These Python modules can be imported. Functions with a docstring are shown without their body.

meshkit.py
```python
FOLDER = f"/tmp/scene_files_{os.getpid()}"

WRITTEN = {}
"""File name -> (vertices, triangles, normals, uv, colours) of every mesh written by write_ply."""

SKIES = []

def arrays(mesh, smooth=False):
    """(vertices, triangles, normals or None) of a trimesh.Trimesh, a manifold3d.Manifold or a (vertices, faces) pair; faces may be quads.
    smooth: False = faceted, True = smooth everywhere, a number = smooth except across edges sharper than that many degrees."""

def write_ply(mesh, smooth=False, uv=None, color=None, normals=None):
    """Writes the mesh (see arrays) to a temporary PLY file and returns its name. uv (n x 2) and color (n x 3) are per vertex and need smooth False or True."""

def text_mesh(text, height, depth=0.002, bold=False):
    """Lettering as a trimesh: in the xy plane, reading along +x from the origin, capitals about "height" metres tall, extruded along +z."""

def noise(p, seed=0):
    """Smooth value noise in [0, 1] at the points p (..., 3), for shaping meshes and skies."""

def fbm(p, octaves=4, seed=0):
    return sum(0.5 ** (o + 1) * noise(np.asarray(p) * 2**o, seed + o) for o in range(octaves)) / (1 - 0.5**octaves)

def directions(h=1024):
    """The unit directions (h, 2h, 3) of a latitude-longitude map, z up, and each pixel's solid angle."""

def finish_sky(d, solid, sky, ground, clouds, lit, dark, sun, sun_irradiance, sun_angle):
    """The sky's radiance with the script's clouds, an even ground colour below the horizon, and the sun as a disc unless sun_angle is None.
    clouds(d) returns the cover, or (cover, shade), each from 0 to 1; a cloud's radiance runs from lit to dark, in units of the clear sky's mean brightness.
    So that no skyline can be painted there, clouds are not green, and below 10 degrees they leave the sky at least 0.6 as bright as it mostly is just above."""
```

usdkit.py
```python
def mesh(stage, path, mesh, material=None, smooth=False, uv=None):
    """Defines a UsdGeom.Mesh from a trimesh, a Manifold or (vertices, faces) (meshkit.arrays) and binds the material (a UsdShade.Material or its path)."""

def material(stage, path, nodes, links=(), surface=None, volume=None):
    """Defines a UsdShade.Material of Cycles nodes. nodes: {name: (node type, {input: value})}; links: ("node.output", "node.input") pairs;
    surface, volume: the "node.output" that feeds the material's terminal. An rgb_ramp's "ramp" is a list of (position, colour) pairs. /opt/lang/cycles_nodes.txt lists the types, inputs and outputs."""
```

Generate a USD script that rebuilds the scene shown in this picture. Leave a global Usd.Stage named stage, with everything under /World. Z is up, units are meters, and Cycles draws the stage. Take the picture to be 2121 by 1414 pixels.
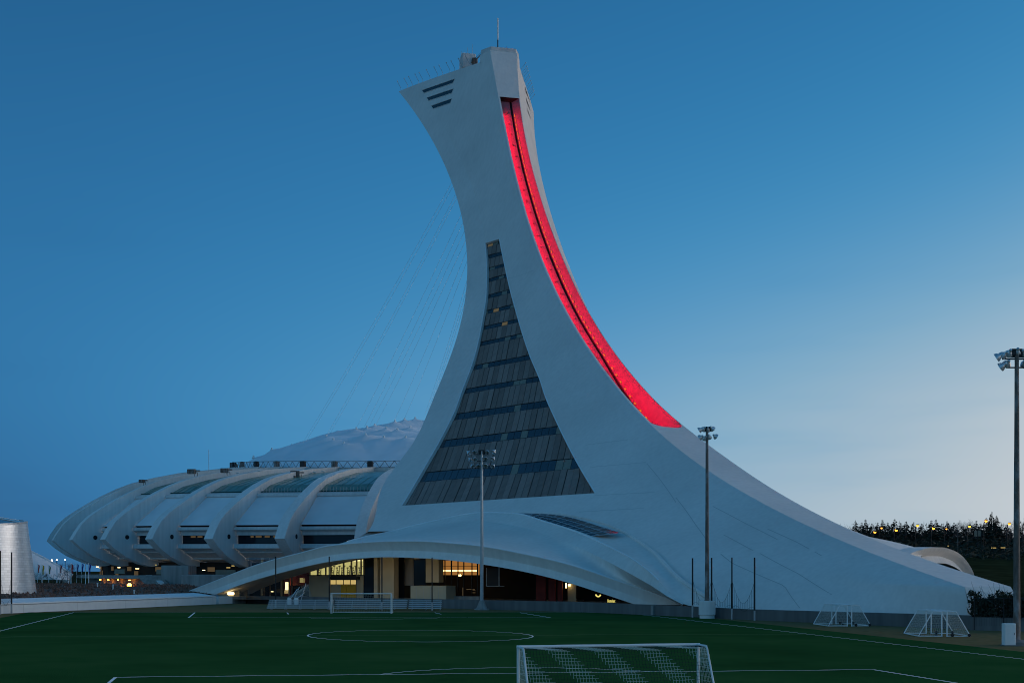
import math, random
import numpy as np, trimesh, usdkit, meshkit
from pxr import Usd, UsdGeom, UsdLux, UsdShade, Gf, Sdf

rng = np.random.default_rng(11)
random.seed(11)

# ------------------------------------------------------------------ camera, sky, light
stage = Usd.Stage.CreateInMemory()
UsdGeom.SetStageUpAxis(stage, UsdGeom.Tokens.z)
UsdGeom.SetStageMetersPerUnit(stage, 1.0)
UsdGeom.Xform.Define(stage, '/World')
F, CX, HY, EYE = 2561.0, 1060.5, 1181.6, 5.33        # lens in pixels of the photograph, horizon row, eye height
cam = UsdGeom.Camera.Define(stage, '/World/camera')
cam.CreateHorizontalApertureAttr(36.0)
cam.CreateVerticalApertureAttr(36.0 * 682 / 1024)
cam.CreateFocalLengthAttr(F / 2121 * 36)
cam.CreateVerticalApertureOffsetAttr((HY - 707) / 2121 * 36)
cam.CreateClippingRangeAttr(Gf.Vec2f(0.5, 20000))
cam.AddTransformOp().Set(Gf.Matrix4d(1, 0, 0, 0, 0, 0, 1, 0, 0, -1, 0, 0, 0, 0, EYE, 1))
cam.CreateExposureAttr(0.0)

SUN_AZ, SUN_EL = math.radians(70), math.radians(4)
# dusk grading of the physical sky: its brightness picks the colour (deep blue away from the sun, pale lavender near it); the horizon opposite the sun is dimmer (earth shadow)
DUSK = [(0.0, (0.0, 0.0, 0.0)), (0.30, (0.012, 0.085, 0.21)), (0.43, (0.019, 0.140, 0.335)), (0.60, (0.026, 0.193, 0.425)), (0.82, (0.050, 0.268, 0.520)), (1.06, (0.135, 0.352, 0.570)), (1.22, (0.216, 0.420, 0.585)),
        (1.37, (0.314, 0.465, 0.600)), (1.53, (0.395, 0.521, 0.617)), (1.70, (0.500, 0.571, 0.631)), (2.5, (0.78, 0.80, 0.83)), (4.0, (1.30, 1.22, 1.18)), (8.0, (2.4, 2.1, 1.9))]
_x = np.array([p for p, _ in DUSK]); _c = np.array([c for _, c in DUSK]); _xs = np.linspace(0, 8, 257)
from scipy.ndimage import gaussian_filter1d
_cs = np.stack([np.interp(_xs, _x, _c[:, k]) for k in range(3)], 1); _cs = gaussian_filter1d(_cs, 3.0, axis=0, mode='nearest'); _cs[0] = 0
DUSK = [(float(a), tuple(map(float, c))) for a, c in zip(_xs, _cs)]
SKY_GAIN = math.exp(3.23) * 1.12
BEHIND_BOOST = 1.52      # added brightening of the sky overhead and behind the camera, lighting the near faces
def mix_nodes():
    n = {'sky': ('sky_texture', dict(sky_type='single_scattering', sun_disc=False, sun_elevation=SUN_EL, sun_rotation=SUN_AZ,
                                     altitude=100.0, air_density=1.0, aerosol_density=1.0, ozone_density=5.0)),
         'sep': ('separate_color', {}), 'bg': ('background_shader', dict(strength=0.1)),
         'r1': ('math', dict(math_type='multiply', value2=0.1)), 'b1': ('math', dict(math_type='multiply', value2=0.1)),
         'r2': ('math', dict(math_type='power', value2=0.47)), 'b2': ('math', dict(math_type='power', value2=0.93)),
         'm': ('math', dict(math_type='multiply')), 'k': ('math', dict(math_type='multiply', value2=SKY_GAIN / 8.0)),
         'tc': ('texture_coordinate', {}), 'zmax': ('math', dict(math_type='maximum', value2=0.11)), 'cv': ('combine_xyz', {}), 'nv': ('vector_math', dict(math_type='normalize')), 'xyz': ('separate_xyz', {}), 'dot': ('vector_math', dict(math_type='dot_product', vector2=(math.sin(SUN_AZ), math.cos(SUN_AZ), 0.0))),
         'far': ('map_range', dict(range_type='smoothstep', from_min=0.62, from_max=-0.30, to_min=-0.75, to_max=1.0)),
         'el': ('math', dict(math_type='multiply', value2=-5.0)), 'ex': ('math', dict(math_type='exponent')), 'sh': ('math', dict(math_type='multiply')), 'sh2': ('math', dict(math_type='multiply_add', value2=-0.75, value3=1.0)),
         'kk': ('math', dict(math_type='multiply', use_clamp=True)), 'bd': ('vector_math', dict(math_type='dot_product', vector2=(0.0, -0.78, 0.62))), 'bk': ('map_range', dict(range_type='smoothstep', from_min=-0.45, from_max=0.75, to_min=1.0, to_max=BEHIND_BOOST)), 'k2': ('math', dict(math_type='multiply')), 'k3': ('math', dict(math_type='multiply')), 'cm': ('mapping', dict(mapping_type='point', scale=(2.2, 2.2, 17.0))), 'cn': ('noise_texture', dict(scale=1.0, detail=4.0, roughness=0.55)), 'cr': ('map_range', dict(range_type='smoothstep', from_min=0.50, from_max=0.78, to_min=0.0, to_max=-0.17)), 'ce': ('math', dict(math_type='multiply', value2=-6.0)), 'cx': ('math', dict(math_type='exponent')), 'cw': ('math', dict(math_type='multiply')), 'c1': ('math', dict(math_type='add', value2=1.0)), 'k4': ('math', dict(math_type='multiply')), 'sd': ('map_range', dict(range_type='smoothstep', from_min=0.05, from_max=0.72, to_min=1.0, to_max=0.70)), 'hz': ('vector_math', dict(math_type='scale', vector1=(0.016, -0.002, -0.022))), 'ad': ('vector_math', dict(math_type='add')), 'ramp': ('rgb_ramp', {'ramp': [(p / 8.0, c) for p, c in DUSK]}), 'x10': ('vector_math', dict(math_type='scale', scale=10.0))}
    l = [('xyz.x', 'cv.x'), ('xyz.y', 'cv.y'), ('xyz.z', 'zmax.value1'), ('zmax.value', 'cv.z'), ('cv.vector', 'nv.vector1'), ('nv.vector', 'sky.vector'), ('sky.color', 'sep.color'), ('sep.r', 'r1.value1'), ('sep.b', 'b1.value1'), ('r1.value', 'r2.value1'), ('b1.value', 'b2.value1'), ('r2.value', 'm.value1'), ('b2.value', 'm.value2'), ('m.value', 'k.value1'),
         ('tc.generated', 'xyz.vector'), ('tc.generated', 'dot.vector1'), ('dot.value', 'far.value'), ('xyz.z', 'el.value1'), ('el.value', 'ex.value1'), ('ex.value', 'sh.value1'), ('far.result', 'sh.value2'), ('sh.value', 'sh2.value1'),
         ('tc.generated', 'bd.vector1'), ('bd.value', 'bk.value'), ('k.value', 'k2.value1'), ('bk.result', 'k2.value2'), ('dot.value', 'sd.value'), ('k2.value', 'k3.value1'), ('sd.result', 'k3.value2'), ('tc.generated', 'cm.vector'), ('cm.vector', 'cn.vector'), ('cn.fac', 'cr.value'), ('xyz.z', 'ce.value1'), ('ce.value', 'cx.value1'), ('cx.value', 'cw.value1'), ('cr.result', 'cw.value2'), ('cw.value', 'c1.value1'), ('k3.value', 'k4.value1'), ('c1.value', 'k4.value2'), ('k4.value', 'kk.value1'), ('sh2.value', 'kk.value2'), ('kk.value', 'ramp.fac'), ('ex.value', 'hz.scale'), ('ramp.color', 'ad.vector1'), ('hz.vector', 'ad.vector2'), ('ad.vector', 'x10.vector1'), ('x10.vector', 'bg.color')]
    return n, l
_n, _l = mix_nodes()
sky_mat = usdkit.material(stage, '/World/Looks/sky_look', _n, _l, surface='bg.background')
dome = UsdLux.DomeLight.Define(stage, '/World/sky')
UsdShade.MaterialBindingAPI.Apply(dome.GetPrim()).Bind(sky_mat)
dome.GetPrim().SetCustomDataByKey('kind', 'structure')
sun = UsdLux.DistantLight.Define(stage, '/World/afterglow')      # what is left of the sun, low on the right, very soft
sun.CreateIntensityAttr(0.07); sun.CreateAngleAttr(40.0); sun.CreateColorAttr(Gf.Vec3f(1.0, 0.97, 0.95))
sun.GetPrim().CreateAttribute('inputs:normalize', Sdf.ValueTypeNames.Bool).Set(True)
_d = Gf.Vec3d(math.sin(SUN_AZ) * math.cos(SUN_EL), math.cos(SUN_AZ) * math.cos(SUN_EL), math.sin(SUN_EL))
sun.AddTransformOp().Set(Gf.Matrix4d(1.0).SetRotate(Gf.Rotation(Gf.Vec3d(0, 0, 1), _d)))

# ------------------------------------------------------------------ helpers: prims
_taken = {}
def path_for(name, parent=None):
    base = (parent.GetPath().pathString if parent is not None else '/World') + '/' + name
    k = _taken.get(base, -1) + 1; _taken[base] = k
    return base if k == 0 else '%s_%03d' % (base, k)
LOC = {}
def tag(p, label=None, cat=None, group=None, kind=None):
    for k, v in (('label', label), ('category', cat), ('group', group), ('kind', kind)):
        if v: p.SetCustomDataByKey(k, v)
    return p
def thing(name, label, cat, loc=(0, 0, 0), rz=0.0, group=None):
    x = UsdGeom.Xform.Define(stage, path_for(name)); x.AddTranslateOp().Set(Gf.Vec3d(*map(float, loc)))
    if rz: x.AddRotateZOp().Set(float(rz))
    p = x.GetPrim(); tag(p, label, cat, group); LOC[p.GetPath()] = np.array(loc, float)
    return p
def arr(m):
    if isinstance(m, tuple): return np.asarray(m[0], float), np.asarray(m[1], int)
    if hasattr(m, 'to_mesh'):
        q = m.to_mesh(); return np.array(q.vert_properties[:, :3], float), np.array(q.tri_verts, int)
    return np.array(m.vertices, float), np.array(m.faces, int)
def part(name, mesh, mat, parent=None, smooth=False, world=True, label=None, kind=None):
    """one Mesh prim; mesh in world coordinates when world, else in the thing's own"""
    v, f = arr(mesh)
    if parent is not None and world:
        q = parent
        while q.GetPath() not in LOC: q = q.GetParent()
        v = v - LOC[q.GetPath()]
    if f.shape[1] == 4: f = np.vstack([f[:, [0, 1, 2]], f[:, [0, 2, 3]]])
    p = usdkit.mesh(stage, path_for(name, parent), (v, f), mat, smooth=smooth).GetPrim()
    if label or kind: tag(p, label, None, None, kind)
    return p
def solo(name, mesh, mat, label=None, cat=None, group=None, kind=None, smooth=False):
    return tag(part(name, mesh, mat, None, smooth), label, cat, group, kind)
def copy_of(root, loc, rz=0.0, label=None, group=None, scale=None, cat=None):
    was = root.GetCustomData()
    name = root.GetName().rstrip('0123456789').rstrip('_')
    x = UsdGeom.Xform.Define(stage, path_for(name)); x.AddTranslateOp().Set(Gf.Vec3d(*map(float, loc)))
    if rz: x.AddRotateZOp().Set(float(rz))
    if scale is not None: x.AddScaleOp().Set(Gf.Vec3f(*map(float, scale)) if np.ndim(scale) else Gf.Vec3f(float(scale)))
    p = x.GetPrim(); p.GetReferences().AddInternalReference(root.GetPath()); p.SetInstanceable(True)
    tag(p, label or was['label'], cat or was['category'], group or was.get('group'))
    return p

# ------------------------------------------------------------------ helpers: meshes
def cat_(ms):
    vs, fs, n = [], [], 0
    for m in ms:
        v, f = arr(m)
        if f.shape[1] == 4: f = np.vstack([f[:, [0, 1, 2]], f[:, [0, 2, 3]]])
        vs.append(v); fs.append(f + n); n += len(v)
    return np.vstack(vs), np.vstack(fs)
def box(c, s, rz=0.0):
    """box centred at c with sizes s, turned by rz degrees"""
    b = trimesh.creation.box(s); v = b.vertices; a = math.radians(rz)
    R = np.array([[math.cos(a), -math.sin(a), 0], [math.sin(a), math.cos(a), 0], [0, 0, 1]])
    return v @ R.T + np.asarray(c, float), b.faces
def bevel_box(c, s, r=0.03, rz=0.0):
    x, y, z = np.asarray(s, float) / 2; r = min(r, x * .45, y * .45, z * .45)
    pts = []
    for sx in (-1, 1):
        for sy in (-1, 1):
            for sz in (-1, 1):
                pts += [(sx * x, sy * (y - r), sz * (z - r)), (sx * (x - r), sy * y, sz * (z - r)), (sx * (x - r), sy * (y - r), sz * z)]
    h = trimesh.convex.convex_hull(np.array(pts)); a = math.radians(rz)
    R = np.array([[math.cos(a), -math.sin(a), 0], [math.sin(a), math.cos(a), 0], [0, 0, 1]])
    return np.array(h.vertices) @ R.T + np.asarray(c, float), np.array(h.faces)
def tube(p, r, n=8, cap=True):
    """tube along the points p; r one radius or one per point"""
    p = np.asarray(p, float); r = np.broadcast_to(np.asarray(r, float), (len(p),))
    t = np.gradient(p, axis=0) if len(p) > 2 else np.repeat((p[1] - p[0])[None], 2, 0)
    t = t / np.maximum(np.linalg.norm(t, axis=1, keepdims=True), 1e-9)
    up = np.array([0, 0, 1.0]) if abs(t[0][2]) < .9 else np.array([1.0, 0, 0])
    a = np.linspace(0, 2 * math.pi, n, endpoint=False); V = []
    u = np.cross(t[0], up); u /= np.linalg.norm(u)
    for i in range(len(p)):
        u = u - t[i] * (u @ t[i]); u /= max(np.linalg.norm(u), 1e-9); w = np.cross(t[i], u)
        V.append(p[i] + r[i] * (np.cos(a)[:, None] * u + np.sin(a)[:, None] * w))
    V = np.vstack(V); Fc = []
    for i in range(len(p) - 1):
        for j in range(n):
            k = (j + 1) % n; Fc += [[i * n + j, i * n + k, (i + 1) * n + k], [i * n + j, (i + 1) * n + k, (i + 1) * n + j]]
    if cap:
        b, e = len(V), len(V) + 1; V = np.vstack([V, p[0], p[-1]])
        for j in range(n):
            k = (j + 1) % n; Fc += [[b, k, j], [e, (len(p) - 1) * n + j, (len(p) - 1) * n + k]]
    return V, np.array(Fc)
def bars(segs, r, n=4):
    return cat_([tube(s, r, n) for s in segs])
def lathe(prof, n=24, c=(0, 0, 0)):
    """surface of revolution about z through c; prof = [(radius, z)]"""
    pr = np.asarray(prof, float); a = np.linspace(0, 2 * math.pi, n, endpoint=False)
    V = np.stack([np.outer(pr[:, 0], np.cos(a)), np.outer(pr[:, 0], np.sin(a)), np.repeat(pr[:, 1:2], n, 1)], -1).reshape(-1, 3) + np.asarray(c, float)
    Fc = []
    for i in range(len(pr) - 1):
        for j in range(n):
            k = (j + 1) % n; Fc.append([i * n + j, i * n + k, (i + 1) * n + k, (i + 1) * n + j])
    return V, np.array(Fc)
def grid(P):
    """quads of a (rows, cols, 3) array of points"""
    P = np.asarray(P, float); a, b = P.shape[:2]; i = np.arange(a * b).reshape(a, b)
    return P.reshape(-1, 3), np.stack([i[:-1, :-1], i[:-1, 1:], i[1:, 1:], i[1:, :-1]], -1).reshape(-1, 4)
def slab(P, n, t):
    """the grid P made t thick along -n (n one vector or one per point): a closed shell"""
    P = np.asarray(P, float); Q = P - np.broadcast_to(np.asarray(n, float), P.shape) * t
    v1, f1 = grid(P); v2, f2 = grid(Q)
    edge = lambda A: np.concatenate([A[0, :], A[1:, -1], A[-1, -2::-1], A[-2:0:-1, 0]])
    e1, e2 = edge(P), edge(Q); m = len(e1)
    ve = np.vstack([e1, e2]); k = np.arange(m); fe = np.stack([k, (k + 1) % m, m + (k + 1) % m, m + k], 1)
    return cat_([(v1, f1), (v2, f2[:, ::-1]), (ve, fe)])
def prism(poly, z0, z1):
    from shapely.geometry import Polygon
    m = trimesh.creation.extrude_polygon(Polygon(poly), z1 - z0, engine='earcut'); m.apply_translation((0, 0, z0)); return m
def at(px, py, d):
    """the point seen at pixel (px, py) of the photograph at depth d"""
    return np.array([(px - CX) / F * d, d, EYE + (HY - py) / F * d])
def gz(x, y=0):
    """height of the field and its surroundings (it drains a little to one side)"""
    return -0.0075 * np.clip(x, -100, 100)
def ground_at(px, py):
    d = 60.0
    for _ in range(40): d = F * (EYE - gz((px - CX) / F * d)) / (py - HY)
    return np.array([(px - CX) / F * d, d, gz((px - CX) / F * d)])
class Plane:
    """a vertical plane through p with horizontal direction u (towards picture right); w metres behind it"""
    def __init__(s, p, q):
        s.p = np.array(p, float); u = np.array(q, float) - s.p; s.u = u / np.linalg.norm(u); s.n = np.array([-s.u[1], s.u[0]])
    def pt(s, px, py, w=0.0):
        d = (s.p @ s.n + w) / ((px - CX) / F * s.n[0] + s.n[1]); return at(px, py, d)
    def rect(s, x0, y0, x1, y1, w=0.0, t=0.2, z0=None, z1=None, r=0.0):
        """a box seen between columns x0 and x1 and rows y0 and y1, its face w behind the plane, t thick"""
        a, b = s.pt(x0, (y0 + y1) / 2, w), s.pt(x1, (y0 + y1) / 2, w); m = s.pt((x0 + x1) / 2, y0, w)
        zt = s.pt((x0 + x1) / 2, y0, w)[2] if z1 is None else z1; zb = s.pt((x0 + x1) / 2, y1, w)[2] if z0 is None else z0
        c = (a + b) / 2; c[:2] += s.n * t / 2; c[2] = (zt + zb) / 2
        L = np.linalg.norm((b - a)[:2]); rz = math.degrees(math.atan2(s.u[1], s.u[0]))
        return bevel_box(c, (L, t, abs(zt - zb)), r, rz) if r else box(c, (L, t, abs(zt - zb)), rz)

# ------------------------------------------------------------------ materials
def mat(name, col, rough=0.8, var=0.0, scale=1.0, metal=0.0, spec=0.4, bump=0.0, bscale=None, detail=5, stretch=None, random_tone=0.0, second=None, bdist=0.05):
    """principled surface; colour varied by noise over object coordinates (var), streaked when stretch is given"""
    n = {'p': ('principled_bsdf', dict(base_color=col, roughness=rough, metallic=metal, specular_ior_level=spec))}; l = []
    if var or bump or second:
        n['g'] = ('geometry', {}); n['mp'] = ('mapping', dict(mapping_type='point', scale=stretch or (1.0, 1.0, 1.0)))
        l.append(('g.position', 'mp.vector'))
    if var or second:
        n['t'] = ('noise_texture', dict(scale=scale, detail=float(detail), roughness=0.62))
        c = np.array(col); lo, hi = tuple(c * (1 - var)), tuple(np.minimum(c * (1 + var), 1)) if second is None else second
        n['r'] = ('rgb_ramp', {'ramp': [(0.28, lo), (0.5, col), (0.74, hi)]})
        l += [('mp.vector', 't.vector'), ('t.fac', 'r.fac')]; out = 'r.color'
        if random_tone:
            n['oi'] = ('object_info', {}); n['mr'] = ('map_range', dict(from_min=0.0, from_max=1.0, to_min=1 - random_tone, to_max=1 + random_tone))
            n['hs'] = ('hsv', {}); l += [('oi.random', 'mr.value'), ('mr.result', 'hs.value'), (out, 'hs.color')]; out = 'hs.color'
        l.append((out, 'p.base_color'))
    if bump:
        n['bt'] = ('noise_texture', dict(scale=bscale or scale * 4, detail=4.0)); n['b'] = ('bump', dict(strength=bump, distance=bdist))
        l += [('mp.vector', 'bt.vector'), ('bt.fac', 'b.height'), ('b.normal', 'p.normal')]
    return usdkit.material(stage, '/World/Looks/' + name, n, l, surface='p.BSDF')
def glow(name, col, strength):
    return usdkit.material(stage, '/World/Looks/' + name, {'e': ('emission', dict(color=col, strength=strength))}, [], surface='e.emission')
def pane(name, tint=(0.7, 0.75, 0.8), ior=1.5):
    return usdkit.material(stage, '/World/Looks/' + name, {'t': ('transparent_bsdf', dict(color=tint)), 'g': ('glossy_bsdf', dict(roughness=0.02, color=(.9, .9, .9))), 'f': ('fresnel', dict(IOR=ior)), 'm': ('mix_closure', {})},
                           [('f.fac', 'm.fac'), ('t.BSDF', 'm.closure1'), ('g.BSDF', 'm.closure2')], surface='m.closure')
# weathered concrete: broad stains, fine mottling and rain streaks
def concrete(name, col, streak=0.10, stain=0.10, bump=0.15):
    n = {'g': ('geometry', {}), 'm1': ('mapping', dict(mapping_type='point', scale=(1.0, 1.0, 0.07))), 'n1': ('noise_texture', dict(scale=1.3, detail=4.0)),
         'n2': ('noise_texture', dict(scale=0.07, detail=4.0)), 'n3': ('noise_texture', dict(scale=3.0, detail=5.0, roughness=0.7)),
         'r1': ('map_range', dict(from_min=0.3, from_max=0.7, to_min=1 - streak, to_max=1 + streak)),
         'r2': ('map_range', dict(from_min=0.3, from_max=0.7, to_min=1 - stain, to_max=1 + stain)),
         'r3': ('map_range', dict(from_min=0.3, from_max=0.7, to_min=0.96, to_max=1.04)),
         'x': ('math', dict(math_type='multiply')), 'y': ('math', dict(math_type='multiply')), 'h': ('hsv', dict(color=col)),
         'b': ('bump', dict(strength=bump, distance=0.04)), 'p': ('principled_bsdf', dict(roughness=0.85, specular_ior_level=0.25))}
    l = [('g.position', 'm1.vector'), ('m1.vector', 'n1.vector'), ('g.position', 'n2.vector'), ('g.position', 'n3.vector'), ('n1.fac', 'r1.value'), ('n2.fac', 'r2.value'), ('n3.fac', 'r3.value'),
         ('r1.result', 'x.value1'), ('r2.result', 'x.value2'), ('x.value', 'y.value1'), ('r3.result', 'y.value2'), ('y.value', 'h.value'), ('h.color', 'p.base_color'),
         ('n3.fac', 'b.height'), ('b.normal', 'p.normal')]
    return usdkit.material(stage, '/World/Looks/' + name, n, l, surface='p.BSDF')
M = {}
M['tower'] = concrete('tower_concrete', (0.76, 0.69, 0.64), 0.04, 0.06, 0.05)
M['shell'] = concrete('shell_concrete', (0.76, 0.71, 0.66), 0.05, 0.08, 0.08)
M['rib'] = concrete('rib_concrete', (0.78, 0.75, 0.72), 0.06, 0.08)
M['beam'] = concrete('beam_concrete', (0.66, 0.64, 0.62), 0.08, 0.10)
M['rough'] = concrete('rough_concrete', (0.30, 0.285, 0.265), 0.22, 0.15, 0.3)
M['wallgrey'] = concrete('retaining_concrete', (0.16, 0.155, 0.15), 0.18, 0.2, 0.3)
M['white'] = mat('white_paint', (0.80, 0.80, 0.79), 0.55, 0.05, 1.2)
M['panel'] = mat('stadium_panel', (0.80, 0.80, 0.80), 0.6, 0.06, 0.2)
M['fabric'] = mat('roof_fabric', (0.80, 0.84, 0.88), 0.6, 0.07, 0.12)
M['skyglass'] = mat('green_glass', (0.13, 0.24, 0.20), 0.25, 0.25, 0.3, spec=0.5)
M['greenframe'] = mat('green_frame', (0.015, 0.06, 0.055), 0.5)
M['darkglass'] = mat('dark_glass', (0.012, 0.016, 0.022), 0.10, spec=0.3)
M['blueglass'] = mat('blue_glass', (0.015, 0.024, 0.032), 0.12, 0.4, 0.15, spec=0.32)
M['curtain'] = mat('pale_blind', (0.22, 0.20, 0.15), 0.5, 0.15, 0.8)
M['black'] = mat('black_metal', (0.012, 0.012, 0.014), 0.5)
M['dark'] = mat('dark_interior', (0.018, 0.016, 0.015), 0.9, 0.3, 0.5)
M['steel'] = mat('galvanised_steel', (0.42, 0.43, 0.44), 0.45, 0.12, 2.0, metal=0.6)
M['rust'] = mat('weathered_steel', (0.16, 0.12, 0.10), 0.7, 0.5, 1.5, stretch=(1, 1, 0.4), second=(0.34, 0.35, 0.36))
M['alu'] = mat('aluminium', (0.62, 0.63, 0.64), 0.35, 0.06, 3.0, metal=0.7)
M['cone'] = usdkit.material(stage, '/World/Looks/aluminium_shingle', {'g': ('geometry', {}), 'x': ('separate_xyz', {}), 'at': ('math', dict(math_type='arctan2')), 'sx': ('math', dict(math_type='add', value2=76.0)), 'sy': ('math', dict(math_type='add', value2=-172.5)), 'am': ('math', dict(math_type='multiply', value2=10.0)),
    'c': ('combine_xyz', {}), 'b': ('brick_texture', dict(color1=(.70, .71, .72), color2=(.86, .87, .88), mortar=(.45, .46, .47), scale=1.0, mortar_size=.012, brick_width=1.1, row_height=.34)), 'n': ('noise_texture', dict(scale=2.2, detail=3.0)), 'bp': ('bump', dict(strength=.35, distance=.05)), 'p': ('principled_bsdf', dict(metallic=.5, roughness=.34))},
    [('g.position', 'x.vector'), ('x.x', 'sx.value1'), ('x.y', 'sy.value1'), ('sy.value', 'at.value1'), ('sx.value', 'at.value2'), ('at.value', 'am.value1'), ('am.value', 'c.x'), ('x.z', 'c.y'), ('c.vector', 'b.vector'), ('b.color', 'p.base_color'), ('g.position', 'n.vector'), ('n.fac', 'bp.height'), ('bp.normal', 'p.normal')], surface='p.BSDF')
M['turf'] = mat('artificial_turf', (0.026, 0.088, 0.026), 0.95, 0.28, 0.09, detail=9, spec=0.0, bump=0.5, bscale=14, second=(0.042, 0.105, 0.034))
M['line'] = mat('field_paint', (0.85, 0.86, 0.83), 0.8, 0.12, 2.0)
M['thinline'] = mat('worn_field_paint', (0.20, 0.28, 0.14), 0.8, 0.25, 1.5)
M['dirt'] = mat('dry_grass', (0.20, 0.15, 0.075), 0.95, 0.35, 0.8, spec=0.0, bump=0.4, bscale=8, second=(0.10, 0.105, 0.045))
M['ground'] = mat('dark_ground', (0.028, 0.034, 0.016), 0.95, 0.45, 0.25, spec=0.0)
M['hill'] = mat('hill_grass', (0.03, 0.034, 0.018), 0.95, 0.4, 0.2)
M['plaza'] = mat('plaza_paving', (0.20, 0.195, 0.19), 0.85, 0.15, 0.5, spec=0.1)
M['mound'] = mat('dead_planting', (0.19, 0.105, 0.08), 0.95, 0.5, 1.2, bump=0.8, bscale=3, second=(0.22, 0.17, 0.14), bdist=.3)
for i, c in enumerate([(0.25, 0.18, 0.15), (0.22, 0.155, 0.128), (0.28, 0.20, 0.168), (0.20, 0.14, 0.115)]):
    M['slat%d' % i] = mat('weathered_slat_%d' % i, c, 0.75, 0.16, 0.7, stretch=(1, 1, 0.15))
M['seam'] = mat('joint_shadow_sealant', (0.48, 0.46, 0.44), 0.9)  # even grey of the joint lines
M['needle'] = mat('conifer_needles', (0.022, 0.032, 0.020), 0.9, 0.4, 0.6)
M['bark'] = mat('bark', (0.05, 0.04, 0.035), 0.9, 0.3, 1.0)
M['twig'] = mat('bare_twigs', (0.075, 0.05, 0.045), 0.9, 0.3, 1.0)
M['beige'] = mat('beige_wall', (0.50, 0.43, 0.30), 0.8, 0.06, 0.8)
M['yellow'] = mat('yellow_door', (0.75, 0.40, 0.02), 0.5)
M['redwall'] = mat('red_wall', (0.20, 0.018, 0.012), 0.7, 0.3, 0.6)
M['pane'] = pane('entrance_glass')
M['recess'] = glow('recess_lamp_glow', (1.0, 0.30, 0.03), 26.0)
M['soffitlight'] = glow('soffit_lamp', (1.0, 0.74, 0.32), 7.0)  # for the unseen lamps added behind the arch edge
M['bulbwhite'] = glow('cool_lamp', (1.0, 0.93, 0.75), 6.0)
M['sodium'] = glow('sodium_lamp', (1.0, 0.36, 0.04), 3.2)
M['gym'] = glow('lit_gym_wall', (1.0, 0.78, 0.25), 1.1)
M['warm'] = glow('warm_window', (1.0, 0.72, 0.25), 0.55)
M['warmdim'] = glow('dim_warm_window', (1.0, 0.70, 0.38), 0.075)
M['creamlit'] = glow('cream_lit_pane', (1.0, 0.86, 0.55), 0.09)
M['orange'] = glow('restaurant_glow', (1.0, 0.42, 0.10), 0.32)
M['tubeglow'] = glow('warm_tube', (1.0, 0.72, 0.30), 4.0)
M['red'] = glow('red_tube', (1.0, 0.0, 0.05), 75.0)
M['amber'] = glow('amber_marker', (1.0, 0.26, 0.02), 0.9)
M['signglow'] = glow('sign_letters', (1.0, 0.85, 0.22), 0.9)
M['redlamp'] = glow('red_lamp', (1.0, 0.05, 0.02), 3.0)
for k, c in dict(flagred=(0.5, 0.03, 0.03), flagblue=(0.03, 0.05, 0.3), flaggreen=(0.03, 0.2, 0.05), flagyellow=(0.6, 0.4, 0.03)).items(): M[k] = mat(k, c, 0.8)
M['net'] = mat('white_net', (0.62, 0.66, 0.60), 0.8)
M['netdark'] = mat('dark_net', (0.03, 0.035, 0.03), 0.8)

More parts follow.
